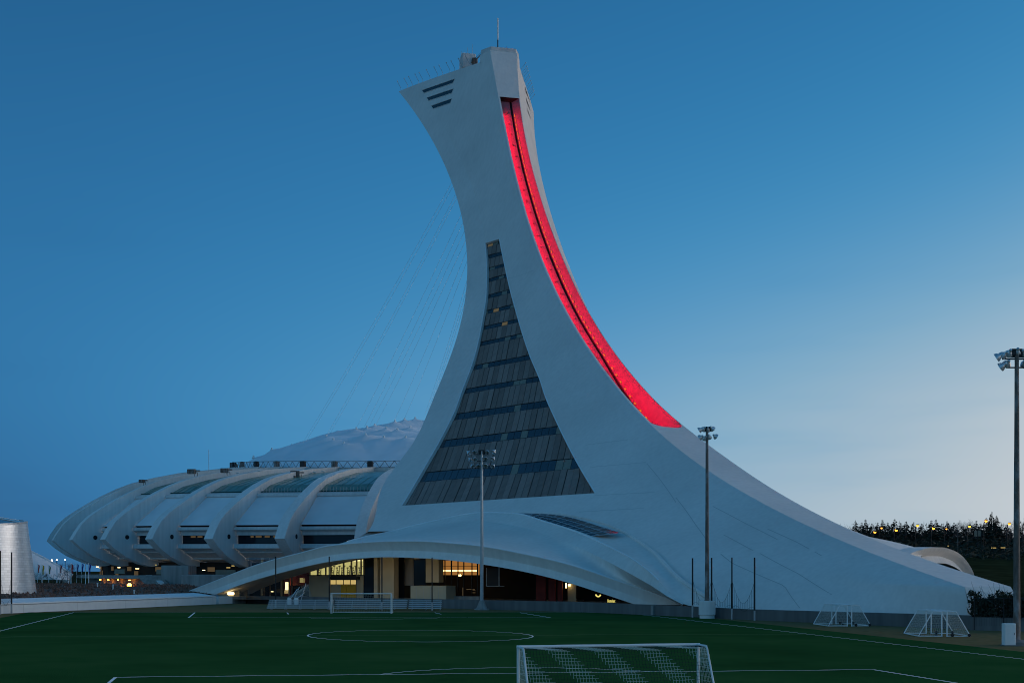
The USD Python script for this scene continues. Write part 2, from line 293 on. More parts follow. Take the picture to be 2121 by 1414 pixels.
# ------------------------------------------------------------------ terrain
def sm(a, b, x):
    t = np.clip((x - a) / (b - a), 0, 1); return t * t * (3 - 2 * t)
def hill(x, y):
    """the wooded rise behind the tower's tail"""
    x, y = np.asarray(x, float), np.asarray(y, float)
    up = np.clip(y - 165, 0, 175) * 0.066 + np.clip(y - 340, 0, 160) * 0.04
    return up * sm(52, 84, x) + 0.35 * (meshkit.noise(np.stack([x * .06, y * .06, 0 * x], -1)) - .5) * sm(60, 90, x) * sm(165, 200, y)
def ground_z(x, y): return gz(x) - 0.06 + hill(x, y)
xs = np.concatenate([[-6000, -2500, -1200, -700, -450, -300, -200, -140, -100], np.arange(-70, 61, 10), np.arange(64, 200, 4), [210, 230, 260, 300, 400, 550, 800, 1400, 2600, 6000]])
ys = np.concatenate([[-3000, -800, -200, -40], np.arange(0, 160, 20), np.arange(160, 420, 5), [430, 460, 500, 560, 650, 800, 1200, 2200, 4000, 9000]])
gx, gy = np.meshgrid(xs, ys)
solo('ground', grid(np.stack([gx, gy, ground_z(gx, gy)], -1)), M['ground'], kind='structure', smooth=True)

FC, FA, FL, FW = np.array([-7.44, 101.17]), 0.2101, 107.9, 68.2      # the pitch: centre, turn, length, width
fu, fv = np.array([math.cos(FA), math.sin(FA)]), np.array([-math.sin(FA), math.cos(FA)])
def fp(u, v, lift=0.0):
    p = FC + fu * u + fv * v; return np.array([p[0], p[1], gz(p[0]) + lift])
def sheet(poly, lift, step=4.0):
    """flat sheet following the field's slope, over a polygon of (x, y)"""
    from shapely.geometry import Polygon
    v, f = trimesh.creation.triangulate_polygon(Polygon(poly), engine='earcut')
    return np.c_[v, gz(v[:, 0]) + lift], np.asarray(f)
KERB = [(46.5, 118.0), (40.0, 124.9), (27.2, 139.7), (21.3, 147.4), (9.0, 162.5), (-8.0, 173.5), (-24.0, 183.0), (-41.5, 194.0)]   # foot of the retaining wall
apron = [(-95, 20), (95, 20), (95, 105), (60, 105)] + [(a + .2, b + .2) for a, b in KERB] + [(-50, 187), (-62, 147), (-70, 120), (-95, 90)]
solo('dry_grass_border', sheet(apron, -0.02), M['dirt'], kind='structure')
turf = [tuple((FC + fu * u + fv * v)) for u, v in ((-FW / 2 - 5.2, -FL / 2 - 25), (FW / 2 + 4.6, -FL / 2 - 25), (FW / 2 + 4.6, FL / 2 - 14), (FW / 2 + 2.4, FL / 2 + 1.8), (-FW / 2 - 5.2, FL / 2 + 1.2))]
solo('playing_field', sheet(turf, 0.0), M['turf'], kind='structure')
def line_sheet(pts, w=0.12, lift=0.004, closed=False):
    p = np.array([fp(u, v)[:2] for u, v in pts]); t = np.gradient(p, axis=0) if len(p) > 2 else np.repeat((p[1] - p[0])[None], 2, 0)
    if closed: t = np.roll(p, -1, 0) - np.roll(p, 1, 0)
    t /= np.linalg.norm(t, axis=1, keepdims=True); n = np.stack([-t[:, 1], t[:, 0]], 1) * w / 2
    a, b = p + n, p - n
    if closed: a, b = np.vstack([a, a[:1]]), np.vstack([b, b[:1]])
    G = np.stack([np.c_[a, gz(a[:, 0]) + lift], np.c_[b, gz(b[:, 0]) + lift]], 0); return grid(G)
def fline(pts, w=0.12, m='line', lift=0.004, closed=False): solo('field_line', line_sheet(pts, w, lift, closed), M[m], kind='structure')
hL, hW = FL / 2, FW / 2
fline([(-hW, -hL - 20), (-hW, hL)]); fline([(hW, -hL - 20), (hW, hL)])
fline([(-hW, hL), (-20.2, hL)], .12); fline([(-20.2, hL), (20.2, hL)], .12, 'thinline'); fline([(20.2, hL), (hW, hL)])
fline([(-hW, 0), (-9.2, 0)], .09, 'thinline'); fline([(9.2, 0), (hW, 0)], .09, 'thinline'); fline([(-9.0, 0), (9.0, 0)], .07, 'thinline')
ang = np.linspace(0, 2 * math.pi, 96, endpoint=False)
fline(np.c_[9.15 * np.cos(ang), 9.15 * np.sin(ang)], .14, closed=True)
for s in (1, -1):
    y1 = s * (hL - 16.5)
    fline([(-20.16, y1), (20.16, y1)], .15, lift=.008)
    for sx in (-1, 1): fline([(sx * 20.16, y1), (sx * 20.16, s * hL)], .16)
    fline([(-9.16, s * (hL - 5.5)), (9.16, s * (hL - 5.5))], .10, 'thinline' if s > 0 else 'line', lift=.008)
    for sx in (-1, 1): fline([(sx * 9.16, s * (hL - 5.5)), (sx * 9.16, s * hL)], .16)
    a = np.linspace(math.radians(37), math.radians(143), 30)
    fline(np.c_[9.15 * np.cos(a), s * (hL - 11) - s * 9.15 * np.sin(a)], .12, lift=.006)
# wall between the field and the terrace, with the terrace behind it
kz = [1.0, 1.0, 0.98, 1.10, 1.26, 1.33, 1.38, 1.44]
kp = np.array(KERB)
wall = thing('retaining_wall', 'low dark grey concrete wall along the far edge of the football field', 'wall', (-2, 172, 0))
for i in range(len(kp) - 1):
    a, b = kp[i], kp[i + 1]; t = (b - a) / np.linalg.norm(b - a); n = np.array([t[1], -t[0]])
    P = lambda q, o, z: np.array([*(q + n * o), z])
    e = 0.012; a2, b2 = a + t * e, b - t * e
    sgn = 1 if n @ (np.array([30, 190.]) - a) > 0 else -1; n = n * sgn
    V = np.array([P(a2, 0, gz(a[0]) - .1), P(b2, 0, gz(b[0]) - .1), P(b2, 0, kz[i + 1]), P(a2, 0, kz[i]), P(a2, .35, gz(a[0]) - .1), P(b2, .35, gz(b[0]) - .1), P(b2, .35, kz[i + 1]), P(a2, .35, kz[i])])
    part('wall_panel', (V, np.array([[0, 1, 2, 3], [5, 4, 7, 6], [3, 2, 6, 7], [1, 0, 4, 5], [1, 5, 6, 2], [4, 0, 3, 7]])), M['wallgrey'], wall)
post_p = ground_at(1363, 1266)
part('joint_pier', box((17.3, 152.0, .5), (.35, .3, 1.2), -51), M['rough'], wall)
ter = [(a + .42, b + .3) for a, b in KERB] + [(-52, 200), (-75, 240), (-160, 300), (-160, 420), (60, 420), (62, 170)]
solo('terrace', (lambda vf: (np.c_[vf[0], np.full(len(vf[0]), .93)], np.asarray(vf[1])))(trimesh.creation.triangulate_polygon(__import__('shapely.geometry', fromlist=['Polygon']).Polygon(ter), engine='earcut')), M['plaza'], kind='structure')

# ------------------------------------------------------------------ the leaning tower
# Plan: the spine runs in a vertical plane; each flank is a sheet of level straight lines leaving the spine at 42 degrees to its left (and mirrored on its right).
TB = -0.235; TA = 45.6 - TB * 123; TH = math.radians(42)
DL = np.array([-math.sin(TH), math.cos(TH)]); DM = np.array([math.cos(TH), math.sin(TH)])      # along the flank, and across it
AX = np.array([TB, 1.0]) / math.hypot(TB, 1); NX = np.array([AX[1], -AX[0]])                   # along the tower's axis, and across it to the right
spx = np.array([(1014.6, 105.6), (1022.5, 146), (1032.7, 200.3), (1046, 269.5), (1059.5, 330), (1073.5, 389), (1087.9, 445.7), (1105.8, 502), (1126, 553), (1149.5, 600), (1177, 655), (1205.3, 703), (1236, 749), (1270, 795.5), (1306, 834), (1349.7, 876), (1403.5, 928.3), (1462.9, 970), (1542, 1020), (1590, 1046.5), (1640, 1073), (1697.7, 1103.5), (1774.7, 1136.5), (1850, 1164), (1903.5, 1181.5), (1960, 1200), (2012, 1215)])
sd = TA * F / (spx[:, 0] - CX - TB * F); sz = EYE + (HY - spx[:, 1]) * sd / F
from scipy.interpolate import PchipInterpolator, UnivariateSpline
_o = np.argsort(sz); SPD = UnivariateSpline(sz[_o], sd[_o], k=3, s=6.0)
ZT, ZB = float(sz.max()), float(sz.min())
def S(z):
    d = SPD(np.clip(z, ZB, ZT)) + np.where(np.asarray(z) < ZB, (np.asarray(z) - ZB) * 0.35, 0)
    return np.stack([TA + TB * d, d], -1)
def HM(z): return S(z) @ DM
def flank_uz(px, py):
    """(u, z) of the point of the left flank seen at a pixel"""
    dd = np.linspace(90, 420, 3301); q = (px - CX) / F
    v = q * dd * DM[0] + dd * DM[1] - HM(EYE + (HY - py) / F * dd); i = np.where(np.sign(v[:-1]) != np.sign(v[1:]))[0]
    i = i[0]; d = dd[i] - v[i] * (dd[i + 1] - dd[i]) / (v[i + 1] - v[i])
    return (q * d * DL[0] + d * DL[1]), EYE + (HY - py) / F * d
def _hq(z): return 115.6 + 1.0 * (z - .9) + 0.0925 * (z - .9) ** 2
def FLK(u, z, out=0.0):
    """point of the left flank; out = metres proud of it"""
    u, z = np.broadcast_arrays(np.asarray(u, float), np.asarray(z, float)); h = HM(z); w = sm(2.0, 18.0, u - S(z) @ DL) * (z < 8.0); h = h + (_hq(np.maximum(z, -.6)) - h) * w
    e = 0.3; dh = (HM(z + e) - HM(z - e)) / (2 * e); k = 1 / np.sqrt(1 + dh ** 2)      # outward normal = (-1, dh) in (m, z)
    h2 = h - out * k; z2 = z + out * dh * k
    return np.stack([u * DL[0] + h2 * DM[0], u * DL[1] + h2 * DM[1], z2], -1)
def curve_uz(pts):
    q = np.array([flank_uz(*p) for p in pts]); q = q[np.argsort(q[:, 1])]; return PchipInterpolator(q[:, 1], q[:, 0], extrapolate=True), q[0, 1], q[-1, 1]
triL, zl0, zl1 = curve_uz([(1005.3, 502.8), (1007.9, 533.4), (1008.7, 575.8), (1006.7, 621), (1000.2, 660.7), (990.3, 711.6), (977.6, 756.8), (959.2, 805), (942.7, 850.6), (914.4, 907), (876.7, 973), (834, 1045)])
triR, zr0, zr1 = curve_uz([(1033.3, 493.7), (1044, 547.5), (1055.4, 598.4), (1066.7, 640.8), (1082.3, 694.6), (1097.8, 739.9), (1118.0, 788), (1129, 822.4), (1147.7, 864.8), (1169, 909.6), (1194.9, 959), (1232.6, 1021.5)])
ZTRI0, ZTRI1 = 18.0, 87.55
crease, zc0, zc1 = curve_uz([(905, 240), (930.3, 282.4), (947.3, 316.3), (970, 364.4), (984, 406.8), (998.2, 457.8), (1004.6, 500)])
silL = np.array([(831.3, 186.7), (851, 223), (876.6, 259.7), (899.2, 296.5), (919, 339), (938.8, 384), (953, 430), (964.9, 490), (968.6, 533), (967.7, 581.4), (959.2, 638), (946.5, 700), (928, 754), (908.3, 802), (900, 822), (881.4, 864.8), (860, 907), (834, 949.7), (810.6, 982.7), (784.7, 1014), (780, 1043.7), (773.5, 1091), (759, 1110.5), (740, 1140), (720, 1175), (690, 1230)])
def left_edge(z):
    """front-left edge of the tower at height z: the crease point and the end point of the outer facet"""
    uc = float(crease(z)) if z > 89 else float(triL(max(z, 17.0)))
    if z < 17.0: uc = float(triL(17.0)) + 0.02 * (17.0 - z)
    turn = math.radians(7.0) * float(sm(138, 120, np.array(z))) if z > 100 else math.radians(7.0)
    if z > 133: uc = min(float(crease(133.0)) + (z - 133) * 0.9, 300)
    d2 = np.array([DL[0] * math.cos(turn) - DL[1] * math.sin(turn), DL[0] * math.sin(turn) + DL[1] * math.cos(turn)])
    p0 = FLK(uc, z)[:2]; t = np.linspace(0, 60, 1201); q = p0 + t[:, None] * d2
    x = CX + F * q[:, 0] / q[:, 1]; y = HY - F * (z - EYE) / q[:, 1]
    g = x - np.interp(y, silL[:, 1], silL[:, 0]); i = np.where(g <= 0)[0]; k = i[0] if len(i) else len(t) - 1
    return uc, p0, q[k]
silR = np.array([(1072.6, 112.6), (1073, 204), (1080.7, 240.7), (1090.8, 290.3), (1099, 327), (1107.4, 360), (1119, 400), (1131.5, 442.8), (1149, 494), (1168.5, 544.7), (1205.3, 620), (1246, 689), (1280, 737), (1307.3, 772.8), (1355.4, 829.3), (1406.3, 876), (1462.9, 917), (1519.5, 956.6), (1580, 1000), (1640, 1038), (1700, 1067.7), (1739.5, 1086.4), (1798, 1112.7), (1891.8, 1150), (1938.6, 1166), (2020.6, 1193), (2098, 1215)])
def width(z):
    p = S(z); w = np.linspace(1.5, 14, 1251); q = p + w[:, None] * NX
    x = CX + F * q[:, 0] / q[:, 1]; y = HY - F * (z - EYE) / q[:, 1]
    i = np.where(x - np.interp(y, silR[:, 1], silR[:, 0]) >= 0)[0]; return w[i[0]] if len(i) else 14
zw = np.linspace(ZB, ZT, 60); ww = np.array([width(z) for z in zw])
WID = UnivariateSpline(zw, ww, k=3, s=60 * 0.02)
AX2 = math.radians(17.0); NXM = np.array([math.cos(AX2), math.sin(AX2)])
MIDC = S(60.0) + NX * 2.3
def mirror(P):
    """reflection in the tower's plane of symmetry"""
    P = np.array(P, float); k = (P[..., :2] - MIDC) @ NXM; P[..., :2] -= 2 * k[..., None] * NXM; return P
# the mirror must carry the spine's left edge to its right edge: shift each level by the difference of widths
def mirror_level(P, z):
    Q = mirror(P); wz = float(WID(np.clip(z, ZB, ZT))); s = mirror(np.array([*S(z), z])[None])[0][:2]
    Q[..., :2] += (S(z) + NX * wz) - s; return Q
tower = thing('leaning_tower', 'tall white leaning concrete tower with a glowing red groove up its curved spine', 'tower', (10, 250, 0))
ZTOPF = 146.6
zlev = np.unique(np.concatenate([np.linspace(-0.6, ZB, 6), np.linspace(ZB, ZB + 3, 12), np.linspace(ZB + 3, 18.0, 16), np.linspace(18.0, ZTRI1, 60), np.linspace(ZTRI1, ZTOPF, 44)]))
edge = {z: left_edge(z) for z in zlev}
ue = {z: (edge[z][2] @ DL, edge[z][2] @ DM) for z in zlev}
# smooth the front edge a little
zz = np.array(zlev); ex = UnivariateSpline(zz, np.array([edge[z][2][0] for z in zz]), k=3, s=len(zz) * 0.02); ey = UnivariateSpline(zz, np.array([edge[z][2][1] for z in zz]), k=3, s=len(zz) * 0.05)
def front_edge(z): return np.array([float(ex(z)), float(ey(z)), z])
def strip(z, ua, ub, n):
    return FLK(np.linspace(ua, ub, n), np.full(n, z))
def levels(z0, z1): return [z for z in zlev if z0 - 1e-6 <= z <= z1 + 1e-6]
us = lambda z: float(S(z) @ DL)
right_piece = [strip(z, us(z), float(triR(z)) if z > 18.0 else float(triR(18.0)), 8) for z in levels(18.0, ZTRI1)]
_ou, _oz0, _oz1 = curve_uz([(1063, 1062.5), (1146.5, 1063.5), (1210, 1073), (1264, 1088), (1312, 1113.7), (1356.5, 1145.6), (1401, 1193), (1452, 1229), (1470, 1240), (1480, 1262)])
def low_end(z): return edge[z][0] if z >= 12.0 else min(edge[z][0], float(_ou(np.clip(z, _oz0, 12.0))) + 3.0)
below = [strip(z, us(z), low_end(z), 16) for z in levels(-0.6, 18.0)]
above = [strip(z, us(z), edge[z][0], 16) for z in levels(ZTRI1, ZTOPF)]
leg = [np.linspace(np.array([*edge[z][1], z]), front_edge(z), 6) for z in levels(-0.6, ZTOPF)]
shell_l = [grid(right_piece), grid(below), grid(above), grid(leg)]
# reveals round the triangular infill
REC = 0.7
rl = levels(18.0, ZTRI1)
rev = [np.stack([FLK([float(triL(z)) for z in rl], rl), FLK([float(triL(z)) for z in rl], rl, -REC)], 1), np.stack([FLK([float(triR(z)) if z > 18 else float(triR(18.)) for z in rl], rl), FLK([float(triR(z)) if z > 18 else float(triR(18.)) for z in rl], rl, -REC)], 1)]
ub = np.linspace(float(triR(18.)), float(triL(18.0)), 20); ut = np.linspace(float(triR(ZTRI1)), float(triL(ZTRI1)), 4)
rev += [np.stack([FLK(ub, np.full(20, 18.0)), FLK(ub, np.full(20, 18.0), -REC)], 1), np.stack([FLK(ut, np.full(4, ZTRI1)), FLK(ut, np.full(4, ZTRI1), -REC)], 1)]
# top: the upper edge of the flank follows its slope to the tip
ztip = EYE + (HY - 186.7) * 373.5 / F
ztl = zlev[-1]
base_row = np.vstack([strip(ztl, us(ztl), edge[ztl][0], 10), np.linspace(np.array([*edge[ztl][1], ztl]), front_edge(ztl), 5)[1:]])
_s = np.linspace(0, 1, len(base_row)); _u = base_row[:, :2] @ DL; _s = (_u - _u[0]) / (_u[-1] - _u[0])
_dz = 4.3 * np.clip((_s - .03) / .97, 0, 1)
top_row = base_row + (FLK(_u, ztl + _dz) - FLK(_u, np.full(len(_u), ztl))) * [1, 1, 0] + np.stack([0 * _dz, 0 * _dz, _dz], 1)
_e = front_edge(ztl + 4.3) - top_row[-1]; top_row = top_row + (_s ** 4)[:, None] * np.array([_e[0], _e[1], 0])
shell_l.append(grid([base_row, base_row * .5 + top_row * .5, top_row]))
part('flank', cat_(shell_l), M['tower'], tower, smooth=40)
part('reveal', cat_([grid(r) for r in rev]), M['shell'], tower)
def whole_right(z):
    L = np.vstack([strip(z, us(z), edge[z][0], 10), np.linspace(np.array([*edge[z][1], z]), front_edge(z), 5)[1:]])
    return mirror_level(L, z)
part('flank', grid([whole_right(z) for z in zlev if z >= 3]), M['tower'], tower, smooth=40, label='right flank of the tower, mostly hidden behind the spine')
part('flank', grid([mirror_level(base_row, ztl), mirror_level(top_row, ztl)]), M['tower'], tower, smooth=40)
# underside towards the stadium
und = []
for z in [q for q in zlev if q >= 3]:
    a = front_edge(z); b = whole_right(z)[-1]; m = (a + b) / 2 + np.array([*(AX * 2), 0]); t = np.linspace(0, 1, 9)[:, None]
    und.append((1 - t) ** 2 * a + 2 * t * (1 - t) * m + t ** 2 * b)
und.append(np.linspace(top_row[-1], mirror_level(top_row, zlev[-1])[-1], 9))
part('underside', grid(und), M['tower'], tower, smooth=40)
zt = zlev[-1]
rim = np.vstack([strip(zt, us(zt), edge[zt][0], 10), np.linspace(np.array([*edge[zt][1], zt]), front_edge(zt), 5)[1:], und[-1][1:-1], whole_right(zt)[::-1]])
from shapely.geometry import Polygon
cap = trimesh.creation.triangulate_polygon(Polygon(rim[:, :2]).buffer(0), engine='earcut')
part('roof_slab', (np.c_[cap[0], np.full(len(cap[0]), zt)], np.asarray(cap[1])), M['beam'], tower)
# --- spine band, with its groove
def spine_frame(z):
    e = .4; T = np.array([*(S(z + e) - S(z - e)), 2 * e]); T /= np.linalg.norm(T); n3 = np.array([*NX, 0]); N = np.cross(n3, T); N /= np.linalg.norm(N)
    if N @ np.array([AX[0], AX[1], -.3]) < 0: N = -N
    return n3, N        # across, and into the tower
def zspine(px, py):
    i = np.argmin(np.hypot(*(np.array([CX + F * S(z)[0] / S(z)[1] for z in zz2]) - px, np.array([HY - F * (z - EYE) / S(z)[1] for z in zz2]) - py)))
    return zz2[i]
zz2 = np.linspace(ZB, ZT, 1500); syy = np.array([HY - F * (z - EYE) / S(z)[1] for z in zz2])
zrow = lambda y: float(np.interp(-y, -syy, zz2))
ZG0, ZG1 = zrow(884), zrow(200.3)
def band(z, fr, depth):
    n3, N = spine_frame(z); w = float(WID(z)); p = np.array([*S(z), z])
    return np.array([p + n3 * (w * f) + N * dd for f, dd in zip(fr, depth)])
lo = [z for z in np.linspace(ZB, ZG0, 40)]
part('spine', grid([band(z, (0, .5, 1), (0, 0, 0)) for z in lo]), M['tower'], tower, smooth=True)
gl = np.concatenate([np.linspace(ZG0, ZG0 + 1.2, 8), np.linspace(ZG0 + 1.6, ZG1, 70)])
def rims(z):
    r = np.clip((z - ZG0) / 1.2, 0, 1); q = math.sqrt(max(0, 1 - (1 - r) ** 2)); wz = float(WID(z))
    a = 0.30 / wz + 0.02; return a + (0.62 - a) * (1 - q), 1 - (0.10 / wz + 0.012) - (1 - .62) * (1 - q) * .5
def gdep(z): return 1.45 + 2.0 * float(sm(54, 34, np.array(z)))
part('groove_rim', cat_([grid([band(z, (0, rims(z)[0]), (0, 0)) for z in gl]), grid([band(z, (rims(z)[1], 1), (0, 0)) for z in gl])]), M['tower'], tower, smooth=True)
def chan(z, k):
    a, b = rims(z); D = gdep(z) * 1.0; w = float(WID(z)); bw = b - a
    f = {'floor': (a + .0 * bw, a + .54 * bw), 'rail': (a + .54 * bw, a + .54 * bw, a + .655 * bw, a + .655 * bw), 'wall': (a + .655 * bw, a + .70 * bw, b), 'left': (a, a)}[k]
    d = {'floor': (D, D), 'rail': (D, D + .5, D + .5, D - .1), 'wall': (D - .1, D - .1, 0), 'left': (0, D)}[k]
    return band(z, f, d)
M['trough'] = mat('rail_trough_grime', (0.03, 0.02, 0.022), 0.8, 0.4, 1.0)  # dark colour paints the shadow along the rail
gm = mat('groove_concrete', (0.26, 0.11, 0.13), 0.7, 0.2, 0.8)  # pale concrete; the red lamp light is partly painted into this base colour
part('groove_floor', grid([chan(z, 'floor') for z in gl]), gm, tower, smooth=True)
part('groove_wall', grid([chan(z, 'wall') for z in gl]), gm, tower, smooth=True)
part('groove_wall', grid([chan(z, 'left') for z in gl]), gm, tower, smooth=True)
part('rail_trough', grid([chan(z, 'rail') for z in gl]), M['trough'], tower)
part('groove_head', grid([band(ZG1 + .01, (rims(ZG1)[0], rims(ZG1)[1]), (0, 0)), band(ZG1 + .01, (rims(ZG1)[0], rims(ZG1)[1]), (4, 4))]), M['dark'], tower)
part('spine', grid([band(z, (0, .5, 1), (0, 0, 0)) for z in np.linspace(ZG1 + .02, ZT, 12)]), M['tower'], tower, smooth=True, label='plain spine head above the red groove')
# red light strips under the left lip and at the foot of the right wall
tl = gl[6:-3]
def ribbon(z, f0, d0, f1, d1): return band(z, (f0, f1), (d0, d1))
part('light_strip', grid([ribbon(z, rims(z)[0] + .015, .25, rims(z)[0] + .015, .55) for z in tl][::-1]), M['red'], tower)
mk = np.linspace(ZG0 + 1.5, ZG1 - 5, 62)
dz = 0.30
for z in mk:
    bw = rims(z)[1] - rims(z)[0]; f = rims(z)[0] + .70 * bw; L = .012 * (330 / S(z)[1])
    q = [band(zq, (f - L, f + L), (gdep(z) - .28, gdep(z) - .42)) for zq in (z - dz * (.4 + z / 110), z + dz * (.4 + z / 110))]
    part('marker_lamp', grid(q), M['amber'], tower)
for z in np.linspace(ZG0 + 5, ZG1 - 4, 26):
    bw = rims(z)[1] - rims(z)[0]; f = rims(z)[0] + .33 * bw; c = band(z, (f,), (gdep(z) - .12,))[0]
    part('groove_bracket', box(c, (.5, .5, .3)), M['rust'], tower)
# flank joints
def ribbon_on_flank(pts, w=.055, out=.012, n=24):
    q = np.array([flank_uz(*p) for p in pts]); t = np.linspace(0, 1, n); s = np.linspace(0, 1, len(q)); u, z = np.interp(t, s, q[:, 0]), np.interp(t, s, q[:, 1])
    du, dzz = np.gradient(u), np.gradient(z); L = np.hypot(du, dzz * 1.5); nu, nz = -dzz * 1.5 / L * w / 2, du / L * w / 2
    return grid(np.stack([FLK(u + nu, z + nz, out), FLK(u - nu, z - nz, out)], 0))
for pts in ([(1476.5, 1048), (1545, 1084), (1610, 1116.5)], [(1590, 1095), (1650, 1122), (1700, 1150)], [(1499, 1107), (1560, 1140), (1640, 1188), (1710, 1231)], [(1480, 1140), (1510, 1166), (1600, 1213), (1660, 1258)], [(1340, 960), (1365, 990), (1400, 1040)],
            [(1213, 921), (1301, 910)], [(1223, 967), (1338, 957)], [(1232, 1025.5), (1356, 1019)], [(1200, 1059.6), (1333, 1052)], [(1400, 1030), (1440, 1085), (1465, 1120)], [(1052, 577), (1080, 570), (1105, 560)]):
    part('flank_joint', ribbon_on_flank(pts), M['seam'], tower)
# --- triangular infill: slat rows between window bands
BZ = [(86.2, 87.55), (81.1, 82.9), (75.6, 77.2), (69.6, 71.2), (65.0, 66.6), (61.2, 62.4), (55.6, 56.9), (51.0, 52.3), (44.1, 45.5)]
bandpx = [((1005.5, 503), (1006, 509)), ((1007.5, 526), (1008, 533)), ((1008.3, 551.7), (1008.6, 558)), ((1008.8, 574), (1008.5, 581)), ((1008, 607), (1007.5, 615)), ((1005, 639.4), (1004, 647)), ((999, 672), (997, 680)), ((993, 704.5), (990, 713)), ((979.5, 752.6), (976.5, 762.5)), ((963.5, 800.7), (959, 811)), ((943.5, 852), (935, 866)), ((915.5, 907), (907.5, 922.5)), ((877.5, 973), (865, 993))]
BZ = sorted([(flank_uz(*b)[1], flank_uz(*a)[1]) for a, b in bandpx])
BZ = [(a, min(b, ZTRI1 - .05)) for a, b in BZ]
rows = [(18.02, BZ[0][0])] + [(BZ[i][1], BZ[i + 1][0]) for i in range(len(BZ) - 1)]
uL, uR = lambda z: float(triL(np.clip(z, 18.0, ZTRI1))), lambda z: float(triR(np.clip(z, 18.0, ZTRI1)))
SQ = np.array([0.16, 0.987]); SP_ = np.array([SQ[1], -SQ[0]])       # slat lines lie in vertical planes along SQ
def u_of(sv, z): return (sv - float(HM(z)) * (DM @ SP_)) / (DL @ SP_)
def infill_piece(s0, s1, z0, z1, out, n=5):
    """piece of the infill between slat lines s0 > s1, clipped by the triangle's edges"""
    P = []
    for z in np.linspace(z0, z1, n):
        a, b = max(u_of(s0, z), uR(z)), min(u_of(s1, z), uL(z)); b = max(b, a + 1e-3); P.append(FLK(np.array([a, b]), np.full(2, z), out))
    return grid(P)
def shows(s0, s1, z0, z1): return any(min(u_of(s1, z), uL(z)) - max(u_of(s0, z), uR(z)) > .12 for z in np.linspace(z0, z1, 5))
smax = max(float(S(z) @ SP_) for z in (18.0, 50, 87)) + 5; nslat = 0
for z0, z1 in rows:
    step = 1.32
    for k in range(80):
        s0 = smax - k * step
        if not shows(s0 - .05, s0 - step + .05, z0, z1): continue
        part('slat', infill_piece(s0 - .045, s0 - step + .045, z0 + .04, z1 - .04, -REC + .10 + float(rng.uniform(-.05, .05))), M['slat%d' % (int(rng.integers(0, 4)))], tower); nslat += 1
back = [FLK(np.linspace(uR(z), uL(z), 4), np.full(4, z), -REC - .02) for z in np.linspace(18.02, ZTRI1 - .02, 40)]
part('infill_backing', grid(back), M['black'], tower)
for i, (z0, z1) in enumerate(BZ):
    step = 1.55
    for k in range(70):
        s0 = smax - k * step
        if not shows(s0 - .05, s0 - step + .05, z0, z1): continue
        j = (u_of(s0, z0) - uR(z0)) / 1.9; r = rng.random(); m = M['blueglass']
        if j < 9 and r < .20: m = M['curtain']
        if 0 < j < 7 and r > .975: m = M['creamlit']
        part('window_pane', infill_piece(s0 - .04, s0 - step + .04, z0 + .1, z1 - .1, -REC + .03 + float(rng.uniform(-.01, .01)), 3), m, tower)
# light frame along the triangle
for fn in (triL, triR):
    q = [z for z in np.linspace(18.1, ZTRI1, 50)]; s = 1 if fn is triL else -1
    part('frame_trim', grid([FLK(np.array([float(fn(z)), float(fn(z)) + s * .35]), np.full(2, z), .03) for z in q]), M['white'], tower)
# --- slit windows near the top, left flank and right
def flank_quad(pts, out=.02):
    return np.array([FLK(*flank_uz(*p), out) for p in pts])
for q in ([(873.5, 187.5), (878, 193.2), (938.5, 172.5), (942.2, 163.7)], [(883.5, 203), (888, 209.2), (936, 193.5), (939.5, 184)], [(893, 219.5), (897, 226), (933, 214), (936.3, 204.5)]):
    V = np.array([FLK(*flank_uz(*p), .03) for p in q]); part('slit_window', (V, np.array([[0, 1, 2, 3]])), M['blueglass'], tower)
    e = tube(np.vstack([V, V[:1]]), .10, 4, False); part('slit_frame', e, M['tower'], tower)
    W = mirror(V); zc = V[:, 2].mean(); off = mirror_level(np.array([[*S(zc), zc]]), zc) - mirror(np.array([[*S(zc), zc]])); W = W + off + np.array([*(mirror(np.array([[0, 0, 0], [-DM[0], -DM[1], 0]]))[1] - mirror(np.zeros((1, 3)))[0])[:2], 0]) * .0
    part('slit_window', (W[::-1], np.array([[0, 1, 2, 3]])), M['blueglass'], tower)
# --- roof machinery, masts and the raking guard rods
hb = at(1014.6, 105.6, sd[0])
blk = [np.array([*S(ZTOPF), ZTOPF]), np.array([*(S(ZTOPF) + NX * float(WID(ZTOPF))), ZTOPF])]
bk = 9.0
b0, b1 = np.array([*S(ZT), ZT]), np.array([*(S(ZT) + NX * float(WID(ZT))), ZT])
ddl = np.array([*DL, 0]); ddr = mirror(np.array([[*DL, 0.], [0, 0, 0.]])); ddr = ddr[0] - ddr[1]
lb0, rb0 = blk[0] + ddl * 5, blk[1] + ddr * 5
lb1, rb1 = b0 + ddl * 4.2, b1 + ddr * 4.2
part('spine_head', (np.array([blk[0], blk[1], rb0, lb0, b0, b1, rb1, lb1]), np.array([[3, 0, 4, 7], [1, 2, 6, 5], [2, 3, 7, 6], [4, 5, 6, 7]])), M['tower'], tower)
cr = [b0 + np.array([*(NX * .3 + AX * .4), .0]), b1 + np.array([*(-NX * .3 + AX * .4), 0.]), rb1 + np.array([*(-NX * .2 - AX * .3), 0]), lb1 + np.array([*(NX * .2 - AX * .3), 0])]
cr = np.array(cr); part('crown', (np.vstack([cr, cr + [0, 0, 1.3]]), np.array([[0, 1, 5, 4], [1, 2, 6, 5], [2, 3, 7, 6], [3, 0, 4, 7], [4, 5, 6, 7]])), M['beam'], tower)
mp_ = at(1031, 100, 349); part('antenna_mast', tube([mp_ - [0, 0, 1.5], mp_ + [0, 0, 2.3]], .16), M['black'], tower)
part('antenna_mast', tube([mp_ + [0, 0, 2.3], mp_ + [0, 0, 8.4]], .22), M['white'], tower)
